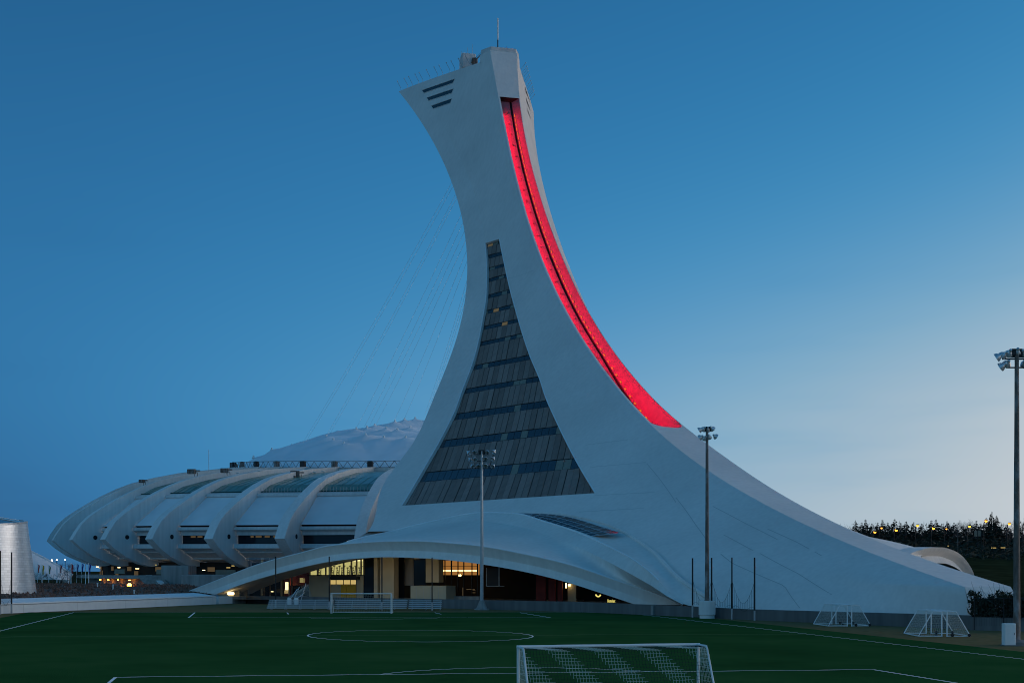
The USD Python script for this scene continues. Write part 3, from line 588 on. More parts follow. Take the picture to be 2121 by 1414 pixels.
hs = at(968, 142, 352); part('machine_house', bevel_box(hs + [0, 2.0, 2.2], (4.0, 4.5, 4.2), .2, 13), M['beam'], tower); part('machine_house', bevel_box(hs + [1.9, 1.2, 1.4], (1.6, 3.0, 3.2), .2, 13), M['rust'], tower)
for px, y0, y1 in ((955.5, 122, 107), (969, 122, 99), (978, 122, 92)):
    a = at(px, y0, 353); part('antenna_mast', tube([a, a + [0, 0, (y0 - y1) * .138]], .07, 6), M['steel'], tower)
part('catwalk', cat_([tube([at(976, 130, 352), at(990, 120, 350), at(1003, 107, 348)], .16, 6), tube([at(976, 126, 352), at(990, 116, 350), at(1003, 102, 348)], .05, 6)]), M['rust'], tower)
tipz = zt
for k in range(12):
    f = .12 + .86 * k / 11; p = strip(zt, us(zt), edge[zt][0], 30); q = np.vstack([np.linspace(top_row[j], top_row[j + 1], 4)[:-1] for j in range(len(top_row) - 1)] + [top_row[-1:]]); c = q[int(6 + f * (len(q) - 7))]
    o = np.array([-DM[0], -DM[1], 0]); tip = c + o * 1.3 + np.array([0, 0, 2.3])
    part('guard_rod', cat_([tube([c, c + [0, 0, .7], tip], .055, 5), tube([tip, tip + o * .1 + [0, 0, .25]], .13, 5)]), M['steel'], tower)
    cm = mirror_level(top_row, zt); cm = np.vstack([np.linspace(cm[i], cm[i + 1], 4)[:-1] for i in range(len(cm) - 1)]); c2 = cm[int(6 + f * (len(cm) - 8))]
    o2 = mirror(np.array([o, [0, 0, 0]])); o2 = o2[0] - o2[1]; tip = c2 + o2 * 1.3 + np.array([0, 0, 2.3])
    part('guard_rod', cat_([tube([c2, c2 + [0, 0, .7], tip], .055, 5), tube([tip, tip + o2 * .1 + [0, 0, .25]], .13, 5)]), M['steel'], tower)
# tail end of the spine: the snub nose at the ground
n0, n1 = np.array([*S(ZB), ZB]), np.array([*(S(ZB) + NX * float(WID(ZB))), ZB])
nose = [n0, n1, n1 + np.array([*(-AX * 1.2), -1.3]), n0 + np.array([*(-AX * .6), -1.3])]
low = [np.array([*(S(ZB) - AX * 1.2 - NX * .6), -1.]), np.array([*(S(ZB) + NX * float(WID(ZB)) - AX * 2.), -1.])]
part('tail', (np.array(nose + low + [n1 + np.array([*(AX * 14), 2.0]), np.array([*(n1[:2] + AX * 14), -1])]), np.array([[0, 3, 2, 1], [3, 4, 5, 2], [1, 2, 5, 5], [1, 5, 7, 6]])), M['shell'], tower)

# ------------------------------------------------------------------ entrance pavilion at the tower's foot
EP = Plane((-48.0, 192.0), (22.0, 160.0))
pav = thing('entrance_pavilion', 'white concrete entrance shell with a long low arch and lit glass hall under it', 'pavilion', (-14, 178, 1))
top_px = np.array([(392, 1222.5), (430, 1208), (480, 1188), (520, 1172.5), (560, 1160), (620, 1144.5), (683, 1129), (740, 1123.5), (800, 1120), (860, 1119.5), (930, 1123.5), (993.7, 1129.6), (1082.8, 1145.6), (1178, 1167.8), (1273.8, 1199.7), (1369, 1233), (1412, 1251)])
bot_px = np.array([(446, 1231), (475, 1219), (520, 1203), (580, 1186), (640, 1171), (683, 1162.5), (740, 1156), (800, 1153.3), (860, 1154.8), (900, 1157), (960, 1163), (1030, 1173), (1100, 1186.5), (1170, 1204), (1240, 1226), (1312, 1250), (1330, 1256)])
def arc_resample(p, n):
    d = np.r_[0, np.cumsum(np.hypot(*np.diff(p, axis=0).T))]; f = [PchipInterpolator(d, p[:, k]) for k in (0, 1)]; t = np.linspace(0, d[-1], n); return np.stack([f[0](t), f[1](t)], 1)
NA = 61
tp, bp = arc_resample(top_px, NA), arc_resample(bot_px, NA)
ramp_in = np.sin(np.linspace(0, math.pi, NA)) ** .5
nrm = np.array([*EP.n, 0])
Tp = np.array([EP.pt(*p) for p in tp]); Bp = np.array([EP.pt(*p) for p in bp])
midp = Tp * .42 + Bp * .58 + nrm * (0.75 * ramp_in)[:, None]
lip = Bp + nrm * 1.1 + np.array([0, 0, 0.0]); lip2 = Bp + nrm * 2.6 + np.array([0, 0, .45]) * ramp_in[:, None]
part('arch_band', cat_([grid([Tp, midp]), grid([midp, Bp])]), M['shell'], pav, smooth=30)
part('arch_soffit', grid([Bp, lip, lip2, Bp + nrm * 9.2 + np.array([0, 0, .5]) * ramp_in[:, None]]), M['beam'], pav, smooth=30)
part('arch_edge', slab(np.array([Tp, Tp + nrm * .35 + np.array([0, 0, .10])]), np.array([0, 0, 1.]), .12), M['white'], pav)
# ridge behind the arch, valley between, outer ridge on the flank
def fl_at(px, py, fwd=0.0):
    u, z = flank_uz(px, py); p = FLK(u, z); return at(px, py, p[1] - fwd)
ridge = [((640, 1140), 6), ((700, 1126), 8), ((759, 1110.5), 9), ((830, 1095), 7), ((900, 1078), 6), ((987, 1061.5), 5), ((1063, 1062.5), 4.5), ((1130, 1080), 5), ((1210, 1107), 6), ((1258, 1129.7), 6.5), ((1306, 1155), 6), ((1356, 1193), 4), ((1388, 1228), 2.0), ((1416, 1250), .8)]
valley = [((600, 1153), 0), ((690, 1131), 0), ((759, 1116), 0), ((830, 1098), 0), ((900, 1086), 0), ((987, 1078.5), 0), ((1051, 1086), 0), ((1124, 1104), 0), ((1210, 1138), 0), ((1260, 1163), 0), ((1310, 1190), 0), ((1352, 1214), 0), ((1385, 1236), 0), ((1414, 1251), 0)]
def rs3(P, n):
    P = np.asarray(P); d = np.r_[0, np.cumsum(np.linalg.norm(np.diff(P, axis=0), axis=1))]; t = np.linspace(0, d[-1], n); return np.stack([PchipInterpolator(d, P[:, k])(t) for k in range(3)], 1)
def ridge_d(px, py, fwd):
    if px < 800:
        return at(px, py, np.interp(px, [640, 700, 759, 800], [192, 199, 208, 214]))
    return fl_at(px, py, fwd)
Rg = np.array([ridge_d(*p, w) for p, w in ridge])
NR = 44
Rg = rs3(Rg, NR)
lo_i = np.linspace(0.36, 1, NR) * (NA - 1); A_ = np.stack([np.interp(lo_i, np.arange(NA), Tp[:, k]) for k in range(3)], 1)
Vl = []
for (px, py), _ in valley:
    i = np.argmin(np.abs(CX + F * Rg[:, 0] / Rg[:, 1] - px)); Vl.append(at(px, py, Rg[i, 1] - (5.0 if px > 900 else 2.5) * (1 if px < 1300 else .3)))
Vl = rs3(np.array(Vl), NR)
B_ = A_ + nrm * .4 + np.array([0, 0, .05])
rows_ = [B_]
for t in np.linspace(0.15, 1, 7): rows_.append(B_ * (1 - t) + Vl * t + np.array([0, 0, -.25]) * (4 * t * (1 - t)))
part('shell_roof', grid(rows_), M['shell'], pav, smooth=50)
part('shell_crest', grid([Vl * (1 - t) + Rg * t for t in (0, .35, .7, 1)]), M['shell'], pav, smooth=50)
part('crest_edge', tube(Rg[4:-2], .13, 6), M['white'], pav)
outer = [((1063, 1062.5), 0), ((1146.5, 1063.5), 0), ((1210, 1073), 0), ((1264, 1088), 0), ((1312, 1113.7), 0), ((1356.5, 1145.6), 0), ((1401, 1193), 0), ((1452, 1229), 0), ((1470, 1240), 0)]
Og = rs3(np.array([fl_at(*p, .35) for p, _ in outer]), NR)
i0 = 18; Rr = rs3(Rg[i0:], NR)
part('shell_crest', grid([Rr * (1 - t) + Og * t + np.array([0, 0, -.5]) * (4 * t * (1 - t)) - np.array([0, 0, 0]) for t in np.linspace(0, 1, 6)]), M['shell'], pav, smooth=50)
part('crest_edge', tube(Og, .28, 6), M['shell'], pav)
# lens-shaped skylight on the crest: rows of curved panes
sk = part('skylight', grid([rs3(np.array([fl_at(*p, 3.2 - .05) for p in pts]), 16) for pts in ([(1070, 1062), (1130, 1078), (1180, 1093), (1222, 1110.5)], [(1070, 1062), (1146, 1068), (1200, 1078), (1285, 1103)])]), M['darkglass'], pav)
lowc = arc_resample(np.array([(1068, 1063.5), (1110, 1073), (1150, 1085.5), (1190, 1099), (1219, 1110)]), 60); upc = arc_resample(np.array([(1068, 1062.5), (1110, 1063.5), (1146, 1065.5), (1185, 1072), (1222, 1083), (1255, 1094), (1286, 1103)]), 60)
def lens(s, t): p = np.array([np.interp(s * 59, np.arange(60), lowc[:, k]) * (1 - t) + np.interp(s * 59, np.arange(60), upc[:, k]) * t for k in (0, 1)]); return fl_at(p[0], p[1], 3.6 + .35 * math.sin(math.pi * t))
NS = 13
for a in range(NS):
    nt = 3 if a > 5 else (2 if a > 1 else 1)
    for b in range(nt):
        s0, s1, t0, t1 = a / NS + .006, (a + 1) / NS - .006, b / nt + .02, (b + 1) / nt - .02
        part('pane', grid([[lens(s0, t0), lens(s1, t0)], [lens(s0, t1), lens(s1, t1)]]), M['darkglass'] if rng.random() < .6 else M['blueglass'], sk)
for a in range(NS + 1): part('glazing_bar', tube([lens(a / NS, t) for t in np.linspace(0, 1, 5)], .045, 4), M['alu'], sk)
for t in (0, .33, .66, 1): part('glazing_bar', tube([lens(s, t) + [0, -.03, .02] for s in np.linspace(.02, 1, 14)], .045, 4), M['alu'], sk)
# hall front under the arch
W0 = 9.0
def hall(name, x0, y0, x1, y1, m, w=W0, t=.25, par=None, **k): return part(name, EP.rect(x0, y0, x1, y1, w, t, **k), m, par or pav)
ZF = 0.95
part('hall_floor', (lambda c: (np.array(c), np.array([[0, 1, 2, 3]])))([np.array([*(EP.p + EP.u * a + EP.n * b), ZF]) for a, b in ((2, .6), (74, .6), (74, 26), (2, 26))]), M['plaza'], pav)
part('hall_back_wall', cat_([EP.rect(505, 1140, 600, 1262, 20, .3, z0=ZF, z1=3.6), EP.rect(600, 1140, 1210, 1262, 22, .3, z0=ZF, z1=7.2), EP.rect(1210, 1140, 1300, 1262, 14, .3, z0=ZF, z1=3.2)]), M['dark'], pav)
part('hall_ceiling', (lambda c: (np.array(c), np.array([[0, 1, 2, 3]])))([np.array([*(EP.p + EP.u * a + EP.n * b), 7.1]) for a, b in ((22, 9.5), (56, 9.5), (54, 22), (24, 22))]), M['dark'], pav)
# left: dark glass bays between warm wooden mullions, red stair wall behind
for x in (514, 541, 546, 558, 582, 585.5, 598, 603.5): hall('mullion', x - .8, 1160, x + .8, 1240, M['rust'] if x not in (541, 582) else M['beige'], W0, .3, z0=ZF)
for a, b in ((516, 540), (547, 557), (559, 581), (587, 597), (604, 640)): hall('glass_bay', a, 1155, b, 1240, M['pane'], W0 + .15, .04, z0=ZF)
hall('stair_wall', 600, 1150, 641, 1212, M['redwall'], 14, .3); hall('stair_wall', 585, 1165, 600, 1240, M['redwall'], 16, .3, z0=ZF)
hall('lit_opening', 621, 1196, 627, 1206, M['warm'], 13.8, .1); hall('lit_opening', 628.5, 1197, 630, 1206, M['warm'], 13.8, .1)
part('wall_lamp', bevel_box(EP.pt(594.5, 1213, 13), (.6, .4, 1.3), .1), M['tubeglow'], pav)
for x, y in ((545, 1200.5), (549, 1198), (554, 1196.5)): part('ceiling_lamp', bevel_box(EP.pt(x, y, 12), (.45, .45, .25), .08), M['tubeglow'], pav)
hall('light_strip', 558, 1223.4, 565.5, 1225.2, M['tubeglow'], 15, .1)
part('ground_lamp', bevel_box(EP.pt(478, 1228.5, 1.8), (1.0, .5, .45), .1), M['tubeglow'], pav)
hall('end_wall', 452, 1221, 495, 1240, M['beige'], 4.5, .3, z0=ZF); hall('end_wall', 496, 1217, 511, 1240, M['plaza'], 6, .3, z0=ZF)
# lit gym on the upper floor
hall('gym_wall', 640, 1156, 770, 1191, M['gym'], 14.5, .2)  # room light put into the back wall as its own glow
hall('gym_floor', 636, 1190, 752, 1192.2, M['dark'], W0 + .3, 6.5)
for x0, x1 in ((642, 656), (658, 673), (675, 683.5), (685.5, 710), (712.5, 726), (728.5, 737), (739.5, 752)): hall('gym_window', x0, 1150, x1, 1190, M['pane'], W0 + .1, .04)
for x in (641, 657, 674, 684.5, 711, 727, 738, 747, 753): hall('mullion', x - .9, 1150, x + .9, 1190, M['beige'], W0, .25)
for x in (662, 689, 700, 710, 722, 733, 746):
    c = EP.pt(x, 1189.5, 12.5); H = lambda a, b, c2=0: c + np.array([*(EP.u * a + EP.n * c2), b])
    part('exercise_bike', cat_([tube([H(-.35, 0), H(.35, 0)], .06, 5), tube([H(-.25, 0), H(-.15, 1.05)], .06, 5), tube([H(.2, 0), H(.3, 1.35)], .06, 5), tube([H(.1, 1.35), H(.5, 1.4)], .07, 5), tube([H(-.35, 1.08), H(0, 1.1)], .09, 5), tube([H(-.15, .75), H(.25, .55)], .06, 5), lathe([(0, .2), (.28, .3), (.28, .36), (0, .45)], 10, c)]), M['black'], pav)
for x in (690, 704, 718, 731, 743): part('ceiling_lamp', box(EP.pt(x, 1160.3, 12.2), (1.2, .3, .12), math.degrees(math.atan2(EP.u[1], EP.u[0]))), M['tubeglow'], pav)
for x in (560, 600, 640, 680, 720, 760, 800, 840, 900):
    yb = float(np.interp(x, bp[:, 0], bp[:, 1])); part('downlight', box(EP.pt(x, yb, 2.2) + [0, 0, .12], (2.0, .3, .10), math.degrees(math.atan2(EP.u[1], EP.u[0]))), M['soffitlight'], pav)  # unseen lamps added behind the arch edge to light the hall walls
# beige ground-floor wall, doors, columns
for x0, x1 in ((640, 682.5), (738.5, 752.5)): hall('hall_wall', x0, 1191.5, x1, 1240, M['beige'], W0 + .05, .35, z0=ZF)
hall('hall_wall', 683, 1210, 705.5, 1240, M['beige'], W0 + .5, .3, z0=ZF)
hall('door_canopy', 681, 1193, 739, 1199.5, M['black'], W0 - .9, 1.2)
for x0, x1 in ((684, 694.5), (697, 710), (712.5, 724), (726.5, 736.5)): hall('transom_window', x0, 1200.5, x1, 1209.3, M['warm'], W0 + .6, .12)
for x0, x1 in ((706.3, 717), (718.0, 737)): hall('entrance_door', x0, 1210.3, x1, 1240, M['yellow'], W0 + .55, .12, z0=ZF)
for x0, x1, mm in ((774.5, 782, 'beige'), (787, 816, 'beige'), (882, 909, 'beige')): hall('column', x0, 1150, x1, 1240 if x0 < 880 else 1205.5, M[mm], W0 - 2.0, 1.4, **({'z0': ZF} if x0 < 880 else {}))
hall('column', 838, 1150, 857, 1212, M['rough'], W0 + 1, .6); hall('column', 782.3, 1150, 786.7, 1240, M['rough'], W0 - 1.2, 1, z0=ZF)
hall('counter_wall', 850.5, 1212.5, 924, 1250, M['beige'], W0 - 4.5, 3.0, z0=ZF); hall('plinth', 924.5, 1234, 993, 1250, M['rough'], W0 - 2, .5, z0=ZF)
for x in (863, 877, 891, 908): hall('panel_joint', x - .25, 1213.5, x + .25, 1250, M['seam'], W0 - 4.53, .02, z0=ZF)
hall('hall_glazing', 753.5, 1150, 774, 1240, M['darkglass'], W0 + .2, .05, z0=ZF); hall('hall_glazing', 817, 1150, 837.5, 1240, M['darkglass'], W0 + .2, .05, z0=ZF); hall('hall_glazing', 857.5, 1150, 881.5, 1240, M['darkglass'], W0 + .2, .05, z0=ZF)
# restaurant, lit orange
hall('restaurant_wall', 905, 1160, 992, 1190, M['orange'], 18, .2)  # wall glows by itself, standing for the lit dining room
hall('restaurant_glow_strip', 909, 1180.2, 988, 1182.2, M['tubeglow'], 15, .12)
for x in (909, 921, 934.5, 948, 960, 977, 988.5): hall('mullion', x - .7, 1155, x + .7, 1240, M['black'], W0 + .1, .2, z0=ZF)
hall('mullion', 909, 1172, 989, 1173, M['black'], W0 + .1, .2)
for x, y in ((911.5, 1196), (912.5, 1199), (916, 1201), (911, 1201), (950, 1191), (953.5, 1191)): part('table_lamp', trimesh.primitives.Sphere(radius=.16, center=EP.pt(x, y, 13), subdivisions=1).to_mesh(), M['tubeglow'], pav)
for q in ((958, 1216, 959.5, 1233), (966, 1219, 983, 1220.5), (977, 1221, 984, 1222), (977, 1226, 984, 1227.2), (977, 1221, 978, 1227)): hall('menu_light', *q, M['warmdim'], W0 + 5, .1)
hall('screen', 1008, 1176, 1033, 1212.5, M['black'], W0 - .4, .1)
for q in ((1006.6, 1175, 1008, 1213.5), (1033, 1175, 1034.2, 1213.5), (1008, 1212.6, 1033, 1213.6), (1034.5, 1212.6, 1044, 1213.6)): hall('screen_frame', *q, M['steel'], W0 - .42, .1)
for x0, x1, y0 in ((1110, 1130, 1183), (1136, 1150.5, 1190), (1155, 1165, 1193)): hall('red_panel', x0, y0, x1, 1260, M['redwall'], W0 + .5, .2, z0=ZF)
hall('bay_wall', 1176, 1208, 1193, 1260, M['beige'], W0 + 1.5, .2, z0=ZF); hall('bay_lamp', 1171, 1207, 1173.3, 1217, M['tubeglow'], W0 + .8, .2); hall('bay_lamp', 1176.5, 1208.5, 1181, 1213, M['tubeglow'], W0 + 1.2, .15)
part('sign_arc', tube([EP.pt(1239 + 5.0 * math.cos(a), 1229.5 + 5.0 * math.sin(a), 3.0) for a in np.linspace(.25, math.pi - .1, 10)], .10, 5), M['signglow'], pav)
sp0, sp1 = EP.pt(1258.2, 1246.6, 2.0), EP.pt(1274, 1246.6, 2.0)
tm = meshkit.text_mesh('Benelux', 1.0, .05); v, f = arr(tm); v[:, 0] *= np.linalg.norm(sp1 - sp0) / np.ptp(v[:, 0]); v[:, 1] *= .40 / np.ptp(v[:, 1])
v = sp0 + v[:, :1] * np.array([*EP.u, 0]) + np.array([0, 0, 1]) * v[:, 1:2] - v[:, 2:3] * nrm
part('sign_letters', (v, f), M['signglow'], pav)

# ------------------------------------------------------------------ the stadium
SC, SR, SA0, SST = np.array([-19.9, 429.9]), 132.85, 18.8, 8.865
SBASE = math.atan2(-SC[0], -SC[1])
def sdir(a):
    g = SBASE + math.radians(a); return np.array([math.sin(g), math.cos(g)]), np.array([math.cos(g), -math.sin(g)])
def sscale(a): return 1 + .15 * (np.clip((abs(a) - 19) / 70, 0, 1)) ** 1.3
def SP(a, dr, z, off=0.0):
    """stadium point: a degrees round, dr metres outside the nose ring, height z, off metres sideways"""
    e, t = sdir(a); p = SC + e * (SR + dr) + t * off; return np.array([p[0], p[1], z * sscale(a)])
stad = thing('stadium', 'vast oval concrete stadium with curved rib consoles and a white fabric roof', 'stadium', (-20, 430, 0))
TOPP = [(0, 13.2), (-1.2, 15.2), (-3, 17.7), (-5.4, 19.8), (-8, 21.5), (-12, 23.9), (-16, 26.0), (-20.5, 28.1), (-25, 29.8), (-32, 31.6), (-40, 33.2), (-58, 35.4)]
BOTP = [(0, 13.2), (-2.4, 11.2), (-6, 8.9), (-11, 6.9), (-14, 6.2), (-16, 6.4), (-18.5, 7.6), (-22, 10), (-26, 14), (-28, 22), (-36, 28.5), (-58, 33)]
HT = 1.35
ks = list(range(-2, 8))
for k in ks:
    a = SA0 + SST * k; L, R = [], []
    tp_ = np.array([SP(a, d, z) for d, z in TOPP]); bt_ = np.array([SP(a, d, z) for d, z in BOTP]); e, t = sdir(a); t3 = np.array([*t, 0]) * HT
    G = [tp_ - t3, tp_ + t3, bt_ + t3, bt_ - t3, tp_ - t3]
    rb = part('rib', grid(G), M['rib'], stad, smooth=25)
    for s in (-1, 1):
        c = SP(a, -6.5, 13.9) - np.array([*t, 0]) * s * (HT + .04); n = np.array([*t, 0]) * s
        disc = lathe([(0, 0), (.62, 0), (.62, .05)], 14); v = disc[0]; X_ = np.array([*sdir(a)[0], 0]); v = c + v[:, :1] * X_ + v[:, 1:2] * np.array([0, 0, 1.]) - v[:, 2:3] * n * 0
        part('porthole', (v, disc[1]), M['black'], rb)
def bay(a0, a1, prof, n=2):
    """sheet between two ribs following a radial profile"""
    return grid([[SP(a, d, z) for a in np.linspace(a0, a1, n)] for d, z in prof])
for k in ks[:-1]:
    a0, a1 = SA0 + SST * k, SA0 + SST * (k + 1); g = 0.72
    b0, b1 = a0 + g, a1 - g
    part('bay_panel', bay(b0, b1, [(-8.6, 16.9), (-18.4, 24.6)]), M['panel'], stad)
    part('bay_ledge', bay(b0, b1, [(-18.4, 24.6), (-18.0, 24.7), (-18.2, 25.4), (-19.6, 25.6), (-19.8, 25.8)]), M['beam'], stad)
    part('bay_gutter', bay(b0, b1, [(-8.9, 16.9), (-9.4, 16.5), (-8.3, 16.45)]), M['black'], stad)
    part('bay_beam', bay(b0, b1, [(-8.3, 16.45), (-8.1, 15.7), (-8.4, 15.5), (-9.4, 15.3), (-9.2, 14.35), (-10.2, 14.3)]), M['beam'], stad)
    part('bay_window', bay(b0, b1, [(-10.1, 14.4), (-10.1, 12.1)]), M['darkglass'], stad)
    if k in (0, 1, 2, 3):
        for j in range(5):
            if rng.random() < .75:
                f0 = b0 + (b1 - b0) * (.10 + .15 * j); part('lit_window', bay(f0, f0 + (b1 - b0) * float(rng.uniform(.05, .12)), [(-10.04, 14.25), (-10.04, 13.75)]), M['warmdim'], stad)
    part('bay_beam', bay(b0, b1, [(-10.2, 12.15), (-8.4, 12.1), (-8.1, 11.0), (-9.2, 10.9)]), M['beam'], stad)
    part('bay_soffit', bay(b0, b1, [(-9.2, 10.9), (-10.6, 10.2), (-10.4, 9.85), (-11.2, 9.7), (-13.4, 8.6), (-13.3, 8.2), (-14.6, 8.1), (-18.5, 7.4), (-18.4, 7.0), (-34, 7.4)]), M['beam'], stad)
    sk = part('bay_skylight', bay(b0, b1, [(-19.8, 25.8), (-24, 28.0), (-32, 30.2), (-44, 32.6), (-58, 34.2)]), M['skyglass'], stad)
    for j in range(1, 6):
        f0 = b0 + (b1 - b0) * j / 6; part('skylight_bar', tube([SP(f0, d, z + .02) for d, z in ((-19.9, 25.8), (-24, 28.0), (-32, 30.2), (-44, 32.4))], .05, 4), M['skyglass'], sk)
    part('skylight_edge', cat_([tube([SP(b0 + .1, d, z + .15) for d, z in ((-19.9, 25.8), (-24, 28.0), (-32, 30.2), (-44, 32.4), (-57, 34.1))], .16, 4), tube([SP(b0, -19.9, 26.0), SP(b1, -19.9, 26.0)], .14, 4)]), M['greenframe'], sk)
    if k in (0, -1):
        for j in range(16): f0 = b0 + (b1 - b0) * (j + .5) / 16; part('ledge_rail', tube([SP(f0, -19.2, 25.6), SP(f0, -19.2, 26.9)], .05, 4), M['steel'], stad)
    # dim concourse behind the columns
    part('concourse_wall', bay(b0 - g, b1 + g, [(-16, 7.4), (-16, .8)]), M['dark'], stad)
for k in ks[:-1]:
    for j in range(3):
        if rng.random() < .8:
            a = SA0 + SST * (k + float(rng.uniform(.1, .9))); c = SP(a, float(rng.uniform(-15.2, -13)), float(rng.uniform(5.2, 6.8)))
            part('concourse_lamp', bevel_box(c, (float(rng.uniform(.25, 1.0)), .3, .22), .05), M['tubeglow'] if rng.random() < .7 else M['warm'], stad)
    a = SA0 + SST * (k + float(rng.uniform(.3, .7))); e, t = sdir(a)
    part('lit_doorway', box(SP(a, -15.8, 3.6), (float(rng.uniform(1.2, 2.6)), .2, 3.0), math.degrees(-(SBASE + math.radians(a)))), M['warmdim'], stad)
    part('lit_doorway', box(SP(a + 2.3, -15.8, 5.6), (float(rng.uniform(2, 4.5)), .2, 1.2), math.degrees(-(SBASE + math.radians(a + 2.3)))), M['warmdim'], stad)
# podium below the concourse
pod = np.arange(SA0 - 2 * SST, SA0 + 8.5 * SST, SST / 2)
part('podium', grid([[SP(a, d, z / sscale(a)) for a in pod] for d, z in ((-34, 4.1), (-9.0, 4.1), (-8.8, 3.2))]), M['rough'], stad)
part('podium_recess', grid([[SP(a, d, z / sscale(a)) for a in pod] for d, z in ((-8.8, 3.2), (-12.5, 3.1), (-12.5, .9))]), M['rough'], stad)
for a_ in np.arange(21, 60, 3.4):
    c = SP(a_, -11.3, 0); c[2] = 2.75; part('recess_lamp', bevel_box(c, (.7, .3, .22), .05, math.degrees(-(SBASE + math.radians(a_)))), M['recess'], stad)
for x0, x1, y0, y1, dd in ((337, 387, 1170.5, 1216, 311), (378, 482, 1189.5, 1216, 304)):
    a, b = at(x0, y0, dd), at(x1, y0, dd - 3); c = (a + b) / 2; z0 = .9; part('podium_block', bevel_box((c[0], c[1] + 4, (a[2] + z0) / 2), (abs(b[0] - a[0]), 8, a[2] - z0), .12, 0), M['rough'], stad)
st0, st1 = at(302, 1190, 318), at(330, 1205, 306)
part('stair_parapet', (np.array([st0, st0 + [1.6, 0, 0], st1 + [1.2, 0, 0], st1, st0 - [0, 0, 2.5], st0 + [1.6, 0, -2.5], st1 + [1.2, 0, -1.5], st1 - [0, 0, 1.5]]), np.array([[0, 1, 2, 3], [4, 5, 1, 0], [3, 2, 6, 7], [0, 3, 7, 4], [1, 5, 6, 2]])), M['beam'], stad)
for i in range(9):
    t = i / 8; part('stair_step', box(at(335 + 16 * t, 1192 + 18 * t, 312 - 5 * t) + np.array([-3.0, 0, 0]), (6.0, 1.0, .35)), M['rough'], stad)
for k in (1.15, 2.35, 3.55):
    a = SA0 + SST * k; c = SP(a, -10.5, 4.9); part('concourse_banner', box(c, (6.5, .08, 1.25), math.degrees(-(SBASE + math.radians(a)))), M['curtain'], stad)
# compression ring and its lattice truss
RR = -57.5
ra = np.arange(SA0 - 4 * SST, SA0 + 14 * SST, SST / 2)
part('ring_beam', grid([[SP(a, RR + d, z) for a in ra] for d, z in ((-.5, 33.4), (.6, 34.0), (.6, 35.0), (-1.6, 35.0))]), M['beam'], stad)
zr = lambda a, h: SP(a, RR + .3, 35.0) + np.array([0, 0, h])
for a0, a1 in zip(ra[:-1], ra[1:]):
    q = np.linspace(a0, a1, 5); segs = [[zr(a0, 1.95), zr(a1, 1.95)], [zr(a0, .1), zr(a1, .1)]]
    for i in range(4): segs.append([zr(q[i], .1 if i % 2 == 0 else 1.95), zr(q[i + 1], 1.95 if i % 2 == 0 else .1)])
    part('ring_truss', bars(segs, .075, 4), M['rust'], stad)
for k in range(0, len(ra), 2):
    c = zr(ra[k], 1.0); part('truss_tower', bevel_box(c, (1.5, 1.3, 2.1), .1, math.degrees(-(SBASE + math.radians(ra[k])))), M['rust'] if k % 4 else M['black'], stad)
# fabric roof, drawn up to cones where the cables hold it
RI = SR + RR - 1.5
crng = np.random.default_rng(5)
cone_px = [(525, 946), (563, 930), (604, 922), (622, 917), (660, 909), (676, 903), (690, 910), (720, 892), (738, 887), (760, 884), (776, 880), (800, 886), (818, 872), (838, 868), (860, 866), (643, 925), (712, 918), (757, 900), (795, 905), (823, 889), (850, 884), (840, 905), (868, 878)]
def dome(x, y):
    r2 = ((x - SC[0]) ** 2 + (y - SC[1]) ** 2) / RI ** 2; a = np.degrees(np.arctan2(x - SC[0], y - SC[1]) - SBASE); a = (a + 180) % 360 - 180
    return 35.0 * sscale(a) * 1.0 + 17.5 * np.clip(1 - r2, 0, 1) ** .8
cones = []
for px, py in cone_px:
    best = None
    for d in np.linspace(360, 470, 221):
        p = at(px, py, d)
        if math.hypot(p[0] - SC[0], p[1] - SC[1]) > RI - 3: continue
        h = float(dome(p[0], p[1])) + 1.2 - p[2]
        if best is None or abs(h) < best[0]: best = (abs(h), p)
    if best is not None: cones.append([best[1][0], best[1][1]])
ncone = len(cones)
for i in range(26):
    r, a = RI * .85 * math.sqrt(crng.random()), crng.uniform(math.pi * .1, math.pi * 1.0); cones.append([SC[0] + r * math.cos(a), SC[1] + r * math.sin(a)])
cones = np.array(cones)
rr = np.linspace(0, 1, 60)[:, None] * RI; tt = np.linspace(0, 2 * math.pi, 241)[None]
gx_, gy_ = SC[0] + rr * np.cos(tt), SC[1] + rr * np.sin(tt)
dist = np.sqrt((gx_[..., None] - cones[:, 0]) ** 2 + (gy_[..., None] - cones[:, 1]) ** 2)
o_ = np.sort(dist, -1)
bump = .8 * np.exp(-o_[..., 0] / 1.6) + .8 * np.exp(-o_[..., 0] / 7) - .6 * np.exp(-np.abs(o_[..., 0] - o_[..., 1]) / 4.0)
gz_ = dome(gx_, gy_) + bump * np.clip((RI - rr) / 6, 0, 1)
part('fabric_roof', grid(np.stack([gx_, gy_, gz_], -1)), M['fabric'], stad, smooth=60)
for c in cones[:ncone]:
    b = np.array([c[0], c[1], float(dome(*c)) + .7]); part('cone_tip', lathe([(.6, 0), (.36, .5), (.2, 1.0), (.0, 1.05)], 10, b), M['white'], stad)
